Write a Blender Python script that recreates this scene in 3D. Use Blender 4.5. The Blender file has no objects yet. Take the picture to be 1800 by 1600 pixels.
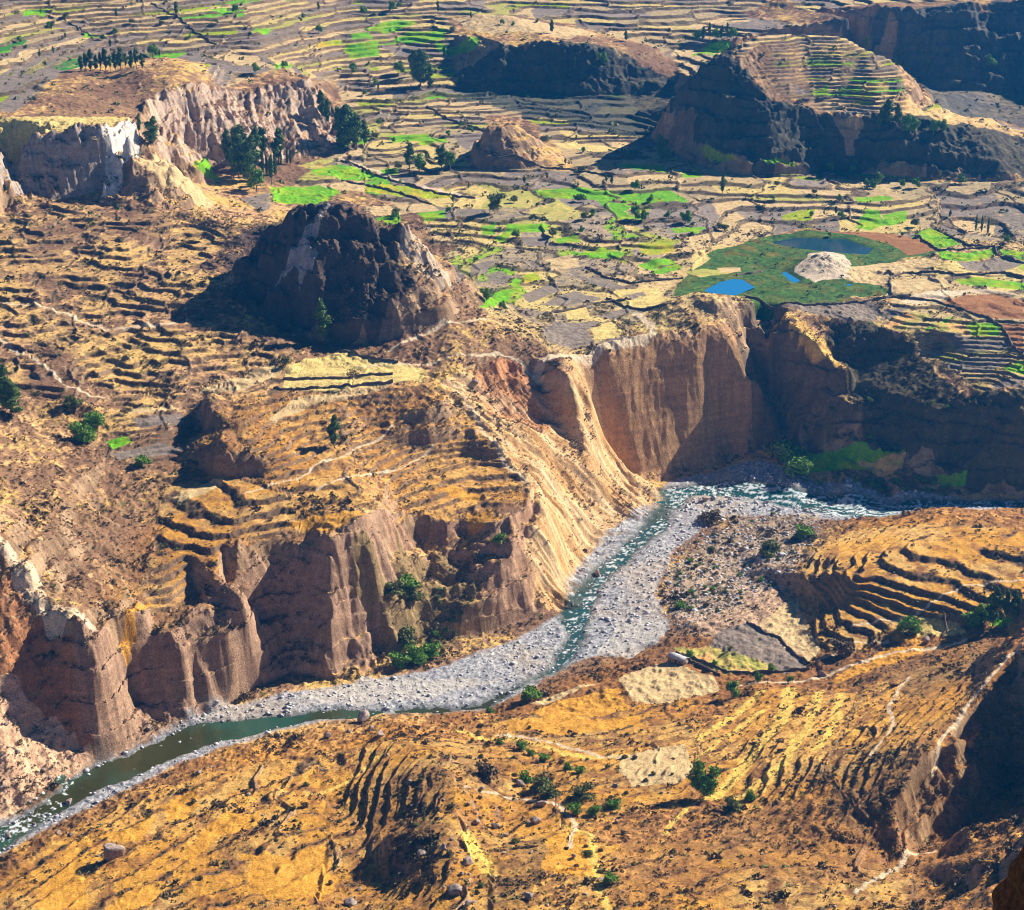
import bpy, math, random, os
import numpy as np
from mathutils import Vector, Matrix
from mathutils.geometry import delaunay_2d_cdt

# ------------------------------------------------------------------ camera, sky, sun, exposure
scn = bpy.context.scene
COL = scn.collection
CAM_H, PITCH, F = 420.0, math.radians(22.0), 3332.0        # metres, radians, pixels of the 1800 px wide photograph
cam_d = bpy.data.cameras.new('camera'); cam = bpy.data.objects.new('camera', cam_d); COL.objects.link(cam)
cam.location = (0, 0, CAM_H); cam.rotation_euler = (math.pi/2 - PITCH, 0, 0)
cam_d.sensor_width = 36; cam_d.lens = F/1800*36; cam_d.clip_start = 0.5; cam_d.clip_end = 9000
scn.camera = cam

SUN_AZ, SUN_EL = math.radians(58), math.radians(33)        # azimuth clockwise from the view direction (+Y)
world = bpy.data.worlds.new("World"); scn.world = world; world.use_nodes = True
wn = world.node_tree; bg = wn.nodes['Background']
sky = wn.nodes.new('ShaderNodeTexSky'); sky.sky_type = 'NISHITA'; sky.sun_disc = False
sky.sun_elevation = SUN_EL; sky.sun_rotation = SUN_AZ; sky.altitude = 3300
sky.air_density = 0.7; sky.dust_density = 0.0; sky.ozone_density = 6.0
wn.links.new(sky.outputs[0], bg.inputs[0]); bg.inputs[1].default_value = 0.05
sun_d = bpy.data.lights.new('sun', 'SUN'); sun_d.energy = 5.0; sun_d.angle = math.radians(0.5); sun_d.color = (1.0, 0.91, 0.77)
sun = bpy.data.objects.new('sun', sun_d); COL.objects.link(sun)
sdir = Vector((math.sin(SUN_AZ)*math.cos(SUN_EL), math.cos(SUN_AZ)*math.cos(SUN_EL), math.sin(SUN_EL)))
sun.rotation_euler = sdir.to_track_quat('Z', 'Y').to_euler()
vs = scn.view_settings; vs.view_transform = 'Standard'; vs.look = 'None'; vs.exposure = 0.93; vs.gamma = 1.0; vs.use_curve_mapping = False
scn.cycles.filter_width = 1.0; scn.cycles.max_bounces = 4; scn.cycles.diffuse_bounces = 1; scn.cycles.glossy_bounces = 2
scn.cycles.transmission_bounces = 2; scn.cycles.transparent_max_bounces = 6; scn.cycles.volume_bounces = 0

rng = np.random.default_rng(11); random.seed(11)
CP, SP = math.cos(PITCH), math.sin(PITCH)

# ------------------------------------------------------------------ survey helpers: a sight line of the photograph -> a point on the land
def ray(px, py):
    cx = (np.asarray(px, float)-900)/F; cy = (800-np.asarray(py, float))/F
    return cx, CP+cy*SP, -SP+cy*CP
def W(px, py, z=None, Y=None):
    dx, dy, dz = ray(px, py)
    t = (CAM_H-z)/(-dz) if Y is None else Y/dy
    return (float(dx*t), float(dy*t), float(CAM_H+dz*t))

# ------------------------------------------------------------------ noise
def _h(ix, iy, s):
    n = (ix.astype(np.int64)*374761393 + iy.astype(np.int64)*668265263 + s*974634777) & 0xffffffff
    n = ((n ^ (n >> 13))*1274126177) & 0xffffffff
    return (n ^ (n >> 16)) & 0xffff
GX = np.cos(np.arange(256)*2*np.pi/256).astype(np.float32); GY = np.sin(np.arange(256)*2*np.pi/256).astype(np.float32)
def gnoise(x, y, s=0):
    x0 = np.floor(x); y0 = np.floor(y); fx = (x-x0).astype(np.float32); fy = (y-y0).astype(np.float32)
    ix = x0.astype(np.int64); iy = y0.astype(np.int64)
    u = fx*fx*fx*(fx*(fx*6-15)+10); v = fy*fy*fy*(fy*(fy*6-15)+10)
    def g(a, b):
        k = _h(ix+a, iy+b, s) & 255
        return GX[k]*(fx-a)+GY[k]*(fy-b)
    a = g(0, 0); b = g(1, 0); c = g(0, 1); d = g(1, 1)
    return 1.5*(a+u*(b-a)+v*(c-a+u*(a-b-c+d)))
def fbm(x, y, wl, octs=4, s=0, gain=.5, ridged=False):
    out = np.zeros(np.shape(x), np.float32); amp = 1.; tot = 0.
    for o in range(octs):
        n = gnoise(x/wl+o*17.3, y/wl-o*9.1, s+o)
        if ridged: n = 1-2*np.abs(n)*1.4
        out += amp*n; tot += amp; amp *= gain; wl = wl/2.03
    return out/tot
def rnd(ix, iy, s=0): return _h(np.asarray(ix), np.asarray(iy), s).astype(np.float32)/65535.
def smooth(a, b, x):
    t = np.clip((x-a)/(b-a), 0, 1); return t*t*(3-2*t)
def blur(A, n):
    # n passes of a small box
    for _ in range(n):
        P = np.pad(A, 1, mode='edge')
        A = (P[:-2, 1:-1]+2*P[1:-1, 1:-1]+P[2:, 1:-1])/4
        P = np.pad(A, 1, mode='edge')
        A = (P[1:-1, :-2]+2*P[1:-1, 1:-1]+P[1:-1, 2:])/4
    return A
# ------------------------------------------------------------------ the relief: break lines and spot heights
# (px, py, z) = sight line and height; (px, py, None, Y) = sight line and distance
def Yp(px, py, Y): return (px, py, None, Y)
def off(l, dx=0): return [(p[0]+dx,)+tuple(p[1:]) for p in l]
LINES = [
 # river, north shore and the foot of the cliffs
 [(-300,1500,-4),(0,1440,-3),(60,1415,-2),(165,1336,-1),(250,1293,-1),(330,1262,-1),(390,1238,-1),(425,1206,0),(490,1186,1),(560,1180,1),(600,1194,0),(655,1172,1),(690,1150,2),(730,1140,2),(770,1125,2),(860,1108,1),(960,1080,1),(985,1060,1),(1000,1010,2),(1060,945,2),(1130,905,3),(1168,882,3),(1140,855,4),(1125,850,4),(1200,830,4),(1290,800,5),Yp(1340,788,1022),Yp(1380,790,1012),Yp(1450,792,1003),Yp(1520,797,994),Yp(1600,806,984),Yp(1700,848,970),Yp(1800,872,960),(2100,900,8)],
 [(1060,852,4),(1125,850,4)],
 # scree fan on the left
 [(-300,1200,40),(0,1238,30),(80,1265,18),(165,1336,-1)],
 # cliff brink, left part
 [Yp(-300,760,790),Yp(-60,900,742),Yp(0,950,735),Yp(60,1060,722),Yp(95,1130,716),Yp(190,1095,722),Yp(250,1110,738),Yp(300,1100,745),Yp(350,1130,745),Yp(385,1110,756),Yp(398,1030,762),Yp(425,1000,788),Yp(500,980,797),Yp(545,960,802),Yp(600,945,790),Yp(650,905,802),Yp(690,898,826),Yp(705,900,848),Yp(760,905,850),Yp(825,912,852),Yp(860,915,846),Yp(900,910,850),Yp(945,890,862),Yp(950,860,876),Yp(930,830,892),Yp(870,760,915),Yp(800,690,940),Yp(830,668,952),Yp(890,640,972),Yp(940,650,970),Yp(985,657,966),Yp(1015,637,986),Yp(1070,621,1000),Yp(1160,598,1018),Yp(1230,589,1025),Yp(1290,600,1030)],
 [Yp(690,960,815),Yp(705,965,837),Yp(760,970,839),Yp(825,985,838),Yp(850,1010,828)],
 # pale spur: scar foot and ribs
 [Yp(850,728,936),Yp(920,765,944),Yp(985,745,958)],
 [Yp(945,775,934),Yp(1050,850,942),(1130,905,3)],
 [Yp(1015,637,986),Yp(1030,700,978),Yp(1052,770,975),Yp(1112,840,970),(1168,882,3)],
 [Yp(890,800,912),Yp(960,880,895),(1000,1010,2)],
 # brown cliff buttress, gully, first spur
 [Yp(1290,600,1030),Yp(1312,650,1029),Yp(1322,720,1029),Yp(1340,788,1022)],
 [Yp(1310,545,1062),Yp(1340,620,1060),Yp(1348,700,1046),Yp(1380,790,1012)],
 [Yp(1345,548,1058),Yp(1380,575,1048),Yp(1420,600,1040),Yp(1480,650,1024),Yp(1520,720,1010),Yp(1545,775,999),Yp(1560,800,990)],
 # knoll over the brown cliff
 [(1150,578,82),Yp(1168,550,1046),Yp(1200,527,1055),Yp(1240,516,1056),Yp(1290,520,1058),Yp(1345,548,1058)],
 [Yp(1240,516,1056),Yp(1268,556,1046),Yp(1290,600,1030)],
 [(1130,545,82),(1200,512,82),(1270,500,82),(1350,525,81),(1400,540,80)],
 # rim of the amphitheatre
 [(1380,545,80),Yp(1440,553,1066),Yp(1500,565,1058),Yp(1560,578,1055),Yp(1620,620,1040),Yp(1655,662,1016),Yp(1700,690,1000),Yp(1760,690,992),Yp(1800,692,988),Yp(2100,690,985)],
 [Yp(1500,692,1022),Yp(1560,700,1008),Yp(1595,715,1000),Yp(1600,738,994)],
 [Yp(1440,580,1056),Yp(1478,602,1050),Yp(1500,645,1038),Yp(1500,692,1022)],
 [Yp(1600,738,994),Yp(1650,716,991),Yp(1700,704,994)],
 # dark hill
 [Yp(470,403,1150),Yp(505,388,1085),Yp(545,360,1055),Yp(590,348,1050),Yp(625,366,1050),Yp(660,388,1045),Yp(700,395,1040),Yp(725,425,1035),Yp(760,470,1035),Yp(800,495,1040),Yp(815,515,1035),Yp(850,560,1015),(900,592,89),(950,622,84),(1000,640,82)],
 [(440,500,103),(470,540,97),(510,575,90),(570,600,86),(650,605,87),(720,585,92),Yp(790,570,1000),(860,625,86)],
 [Yp(560,470,1018),Yp(600,480,1022),Yp(640,470,1018)],
 [(420,440,100),(460,470,92),(520,490,86),(620,495,84),(700,495,84),(780,482,83),(830,490,82),(860,530,82)],
 # white cliff and upper left plateau
 [(-300,330,112),(0,310,114),(60,352,109),(110,345,110),(170,360,107),(210,330,111),(250,290,118)],
 [Yp(-300,290,1225),Yp(0,262,1235),Yp(60,245,1242),Yp(130,230,1248),Yp(200,226,1248),Yp(240,232,1243),Yp(255,270,1242)],
 [Yp(255,270,1262),Yp(262,200,1345),Yp(270,178,1372),Yp(300,150,1400),Yp(330,112,1450),Yp(400,150,1440),Yp(450,150,1452),Yp(500,135,1470),Yp(540,140,1472),Yp(575,180,1460),Yp(592,238,1440)],
 [(275,265,111),(300,290,100),(390,320,92),(500,288,93),(597,266,94)],
 [Yp(180,140,1425),Yp(250,118,1440),Yp(310,108,1455),Yp(330,112,1450)],
 # small rocky hill of the valley
 [Yp(850,262,1395),Yp(868,225,1408),Yp(895,213,1415),Yp(925,232,1410),Yp(965,272,1398)],
 [(830,290,90),(860,303,89),(930,303,89),(1000,292,90)],
 [(830,262,92),(890,257,92),(980,262,92)],
 # long ridge, top centre
 [Yp(800,128,1635),Yp(840,108,1612),Yp(890,78,1612),Yp(960,70,1608),Yp(1030,76,1606),Yp(1080,86,1608),Yp(1120,108,1608),Yp(1185,128,1598)],
 [(800,155,110),(860,168,107),(950,160,108),(1030,172,106),(1100,166,107),(1180,170,106)],
 # terraced mesa, top right
 [Yp(1165,190,1470),Yp(1200,155,1455),Yp(1240,120,1445),Yp(1290,95,1435),Yp(1340,60,1475),Yp(1400,62,1485),Yp(1480,65,1485),Yp(1520,85,1475),Yp(1570,105,1468),Yp(1612,140,1458),Yp(1640,180,1445),Yp(1690,205,1428),Yp(1740,208,1424),Yp(1800,238,1402),Yp(2100,262,1390)],
 [Yp(1290,95,1435),Yp(1330,150,1414),Yp(1390,185,1405),Yp(1450,212,1400),Yp(1478,245,1392),Yp(1550,208,1396),Yp(1600,204,1398),Yp(1650,212,1398),Yp(1690,214,1400)],
 [Yp(1200,185,1500),Yp(1260,150,1540),Yp(1400,100,1560),Yp(1520,130,1560),Yp(1620,170,1540),Yp(1700,225,1490),Yp(1800,255,1460)],
 [(1150,235,96),(1200,270,92),(1240,298,89),(1300,314,88),(1400,312,88),(1480,304,88),(1550,312,88),(1650,320,87),(1800,322,87),(2100,322,87)],
 [(1440,120,108),(1520,135,99),(1600,150,97),(1660,165,95),(1750,165,95),(1850,165,95),(2100,165,95)],
 [Yp(1425,42,1700),Yp(1500,28,1695),Yp(1560,15,1695),Yp(1650,12,1695),Yp(1750,5,1698),Yp(1850,0,1700),Yp(2100,-10,1700)],
 [Yp(1310,35,1770),Yp(1340,12,1788),Yp(1370,-4,1795),Yp(1412,12,1780),Yp(1425,42,1700)],
 # far ridges
 [Yp(860,8,1800),Yp(930,16,1790),Yp(985,20,1780)],
 # near bank
 [(-300,1660,-5),(0,1505,-3),(150,1425,-2),(270,1362,-1),(400,1312,0),(560,1268,1),(680,1253,1),(850,1252,2),(920,1218,3),(1000,1178,3),(1080,1150,4),(1160,1140,6)],
 # hillock right of the river
 [(1460,918,11),(1520,911,16),(1600,901,26),(1650,897,30),(1720,896,31),(1800,902,33),(2100,915,40)],
 [(1500,896,5),(1600,894,5),(1700,890,5),(1800,890,6),(2100,920,6)],
 # crest path and ravine, lower right
 [Yp(1800,1150,655),Yp(1720,1230,630),(1645,1312,66),(1580,1385,62),(1500,1440,54)],
 [(1800,1375,41),(1720,1430,39),(1650,1490,38),(1600,1530,46)],
]
PTS = [
 # riverbed
 (300,1305,-2),(640,1225,.5),(800,1160,1),(900,1150,1),(1060,1100,2),(1100,1010,3),(1200,950,4),(1300,900,5),(1300,1000,7),(1180,1050,5),(1380,950,8),(1200,1090,7),(1400,890,5),(1250,860,4),(1450,850,5),(100,1430,-3),
 Yp(1480,815,988),Yp(1580,832,974),Yp(1400,812,1000),(1560,870,5),
 # left slopes
 (0,400,108),(0,500,98),(0,600,90),(0,700,85),(0,800,82),(0,880,82),(200,420,103),(200,500,96),(200,600,88),(200,700,80),(200,800,69),(200,900,59),(200,1000,54),
 (400,450,98),(300,380,104),(350,550,96),(390,500,102),(340,640,85),(100,850,77),(100,950,71),(100,1050,61),(250,1060,50),(330,1060,50),
 (300,700,81),(345,700,78),(352,760,68),(365,840,62),(300,800,66),(300,880,59),(270,950,54),(330,960,55),(380,950,57),
 (395,695,83),(410,740,80),(430,790,76),(500,700,82),(600,690,82),(740,672,82),(740,648,83),(600,640,84),(480,640,84),(420,690,83),
 Yp(480,840,848),Yp(600,800,878),Yp(560,900,822),Yp(460,950,798),Yp(700,800,896),Yp(820,800,906),Yp(640,860,843),Yp(760,860,870),Yp(880,860,876),Yp(700,860,866),Yp(820,860,876),
 (860,625,86),(800,640,86),(700,640,85),(300,620,87),
 (-300,400,108),(-300,600,92),(-300,700,88),
 # upper left
 (0,215,147),(120,215,148),(0,180,149),(230,215,148),(0,130,150),(0,80,158),(0,40,167),(0,0,176),(-300,100,160),(-300,0,180),(100,170,149),(60,190,148),
 (200,112,141),(300,98,141),(200,60,153),(200,0,172),(450,95,138),(450,50,150),(400,0,165),(400,120,143),(480,115,139),
 (300,335,100),(400,360,92),(450,385,90),(250,330,104),(330,370,100),
 (620,245,96),(600,200,103),(600,150,113),(600,100,126),(600,50,141),(600,0,155),
 # valley floor
 (700,300,88),(560,330,87),(640,350,86),(760,400,84),(900,450,83),(1000,500,82),(900,540,82),(1100,560,82),(1000,600,82),(1060,600,81),
 (1200,470,82),(1200,420,84),(1100,350,86),(1050,300,89),(1000,230,95),(1100,200,100),(900,200,101),(750,250,94),(700,200,102),(750,180,106),(650,300,88),
 (1350,420,82),(1500,420,82),(1400,470,80.5),(1280,505,81),(1500,500,81),(1400,520,81),(1450,350,86),(1300,350,87),(1600,370,85),(1800,370,85),(1650,440,82.5),(1700,500,81),(1800,480,82),(1800,560,79),(1650,560,78),Yp(1720,610,1034),Yp(1800,640,1018),Yp(1650,610,1042),(2100,400,86),(2100,560,80),Yp(2100,640,1014),
 (1150,300,89),(1100,260,93),(700,100,124),(800,60,136),(700,40,141),(900,30,146),(1050,50,138),(1200,90,128),(1200,50,138),(1100,10,148),(1250,20,144),(800,0,152),(700,150,112),
 
 (-300,-60,200),(400,-60,180),(900,-60,168),(1400,-60,165),(2100,-60,168),(-300,-220,245),(900,-220,225),(2100,-220,225),
 # far bank fields
 (1180,1150,8),(1250,1110,10),(1300,1140,13),(1420,1175,16),(1300,1200,14),(1450,1190,18),(1200,1200,12),
 (1400,965,10),(1410,1050,11),(1420,1140,15),(1440,1000,20),(1480,980,28),(1500,1060,24),(1540,1000,34),(1600,960,38),(1700,960,38),(1800,970,40),(1600,1040,32),(1700,1050,34),(1800,1050,37),(1570,1092,24),(1500,1140,18),(1700,1112,25),(1640,1150,22),(2100,1000,50),
 (1500,1190,20),(1600,1160,23),(1700,1130,27),(1800,1108,33),(2100,1080,50),
 # foreground
 (1100,1220,12),(1000,1240,10),(900,1290,12),(1200,1260,18),(1300,1260,22),(1400,1230,26),(1500,1240,36),(1600,1220,43),(1700,1190,51),
 (1300,1380,34),(1400,1330,42),(1500,1330,50),(1200,1400,32),(1800,1500,72),(1730,1540,63),(1640,1570,56),(1400,1500,50),(1500,1520,50),(1300,1600,60),(1500,1600,62),(1700,1600,75),(1800,1600,88),
 (1000,1400,28),(780,1450,39),(865,1480,30),(950,1470,33),(600,1400,9),(1100,1350,26),(1000,1500,42),(900,1420,26),(800,1400,34),(760,1345,28),(700,1310,17),(640,1380,14),(640,1480,17),(660,1560,22),(500,1450,12),(500,1560,18),(300,1450,6),(300,1560,12),(100,1520,3),(100,1600,8),(600,1320,7),(500,1340,5),(850,1300,12),(800,1550,45),(950,1330,18),
 (-300,1800,10),(0,1800,22),(600,1800,50),(1200,1800,75),(1800,1800,110),(2100,1800,120),
]
def build_tin():
    V = []; E = []; idx = {}
    def add(p):
        q = W(p[0], p[1], p[2]) if p[2] is not None else W(p[0], p[1], Y=p[3])
        k = (round(q[0], 1), round(q[1], 1))
        if k not in idx: idx[k] = len(V); V.append(q)
        return idx[k]
    for l in LINES:
        ids = [add(p) for p in l]
        E.extend((a, b) for a, b in zip(ids, ids[1:]) if a != b)
    for p in PTS: add(p)
    for x, y, z in ((-1300, 300, 30), (1300, 300, 140), (-1300, 3000, 330), (1300, 3000, 300), (0, 3000, 310), (-1300, 1500, 190), (1300, 1500, 260), (-1300, 900, 90), (1300, 900, 90), (0, 300, 90),
                    (214, 560, 86), (222, 600, 98), (236, 645, 108), (268, 705, 103), (300, 760, 90), (330, 600, 150), (560, 1560, 130), (640, 1640, 258), (700, 1740, 300), (770, 1880, 330), (1000, 1700, 330), (560, 1900, 220)):  # ridges out of view on the right, added for the shade they cast
        V.append((x, y, z))
    vo, eo, fo, ov, oe, of = delaunay_2d_cdt([Vector(v[:2]) for v in V], E, [], 0, 1e-4, True)
    P = np.array([(v.x, v.y) for v in vo]); Z = np.zeros(len(vo))
    for i, o in enumerate(ov):
        if o: Z[i] = V[o[0]][2]
        else:
            zs = []
            for a, b in E:
                A = np.array(V[a]); B = np.array(V[b]); d = B[:2]-A[:2]; t = np.dot(P[i]-A[:2], d)/max(np.dot(d, d), 1e-9)
                if 0 <= t <= 1 and np.linalg.norm(A[:2]+t*d-P[i]) < .05: zs.append(A[2]+t*(B[2]-A[2]))
            Z[i] = np.mean(zs) if zs else 80; print('crossing', P[i], zs)
    return P, Z, fo
RES = 2.0; GX0, GY0, GW, GH = -1100, 350, 1100, 1200
def raster(P, Z, T):
    G = np.full((GH, GW), 80., np.float64)
    for f in T:
        p = P[list(f)]; z = Z[list(f)]
        g = (p-[GX0, GY0])/RES
        x0, y0 = np.maximum(np.floor(g.min(0)).astype(int), 0); x1, y1 = np.ceil(g.max(0)).astype(int)
        x1 = min(x1, GW-1); y1 = min(y1, GH-1)
        if x1 < x0 or y1 < y0: continue
        yy, xx = np.mgrid[y0:y1+1, x0:x1+1]
        (ax, ay), (bx, by), (cx, cy) = g
        d = (by-cy)*(ax-cx)+(cx-bx)*(ay-cy)
        if abs(d) < 1e-9: continue
        l1 = ((by-cy)*(xx-cx)+(cx-bx)*(yy-cy))/d; l2 = ((cy-ay)*(xx-cx)+(ax-cx)*(yy-cy))/d; l3 = 1-l1-l2
        m = (l1 >= -1e-6) & (l2 >= -1e-6) & (l3 >= -1e-6)
        G[y0:y1+1, x0:x1+1][m] = (l1*z[0]+l2*z[1]+l3*z[2])[m]
    return G
P_, Z_, T_ = build_tin()
BASE_RAW = raster(P_, Z_, T_)
BASE = blur(BASE_RAW, 4)                                    # about 4 m of rounding
WIDE = blur(BASE_RAW, 60)
def samp(G, x, y):
    gx = np.clip((x-GX0)/RES, 0, GW-1.001); gy = np.clip((y-GY0)/RES, 0, GH-1.001)
    ix = gx.astype(np.int32); iy = gy.astype(np.int32); fx = gx-ix; fy = gy-iy
    return (G[iy, ix]*(1-fx)+G[iy, ix+1]*fx)*(1-fy)+(G[iy+1, ix]*(1-fx)+G[iy+1, ix+1]*fx)*fy
def grad_mag(G):
    gy, gx = np.gradient(G, RES); return np.hypot(gx, gy)
SLOPE = blur(grad_mag(BASE), 3)
def hit(px, py):
    """where the sight line meets the smoothed land (vectorised)"""
    px = np.atleast_1d(np.asarray(px, float)); py = np.atleast_1d(np.asarray(py, float))
    dx, dy, dz = ray(px, py)
    t0 = np.full(px.shape, 430.); done = np.zeros(px.shape, bool); T = t0.copy()
    t = 430.
    while t < 2700 and not done.all():
        z = samp(BASE, dx*t, dy*t)
        h = (CAM_H+dz*t < z) & ~done
        T[h] = t; done |= h; t += 1.5
    T[~done] = 2600
    lo = T-1.5; hi = T.copy()
    for _ in range(8):
        mid = (lo+hi)/2; b = CAM_H+dz*mid < samp(BASE, dx*mid, dy*mid)
        hi = np.where(b, mid, hi); lo = np.where(b, lo, mid)
    return dx*hi, dy*hi
# ------------------------------------------------------------------ plan polygons (survey points -> world)
def plan(poly):
    a = np.array(poly, float); x, y = hit(a[:, 0], a[:, 1]); return np.stack([x, y], 1)
def pip(P, x, y):
    m = np.zeros(x.shape, bool); n = len(P)
    for i in range(n):
        x1, y1 = P[i]; x2, y2 = P[(i+1) % n]
        if y1 == y2: continue
        c = ((y1 > y) != (y2 > y)) & (x < (x2-x1)*(y-y1)/(y2-y1)+x1); m ^= c
    return m
gyy, gxx = np.mgrid[0:GH, 0:GW]; RX = GX0+gxx*RES; RY = GY0+gyy*RES
WXr = fbm(RX, RY, 30, 3, 71)*5; WYr = fbm(RX, RY, 30, 3, 72)*5
def rmask(poly, soft=3, wob=1.):
    P = plan(poly); return blur(pip(P, RX+WXr*wob, RY+WYr*wob).astype(np.float64), soft)

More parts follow.
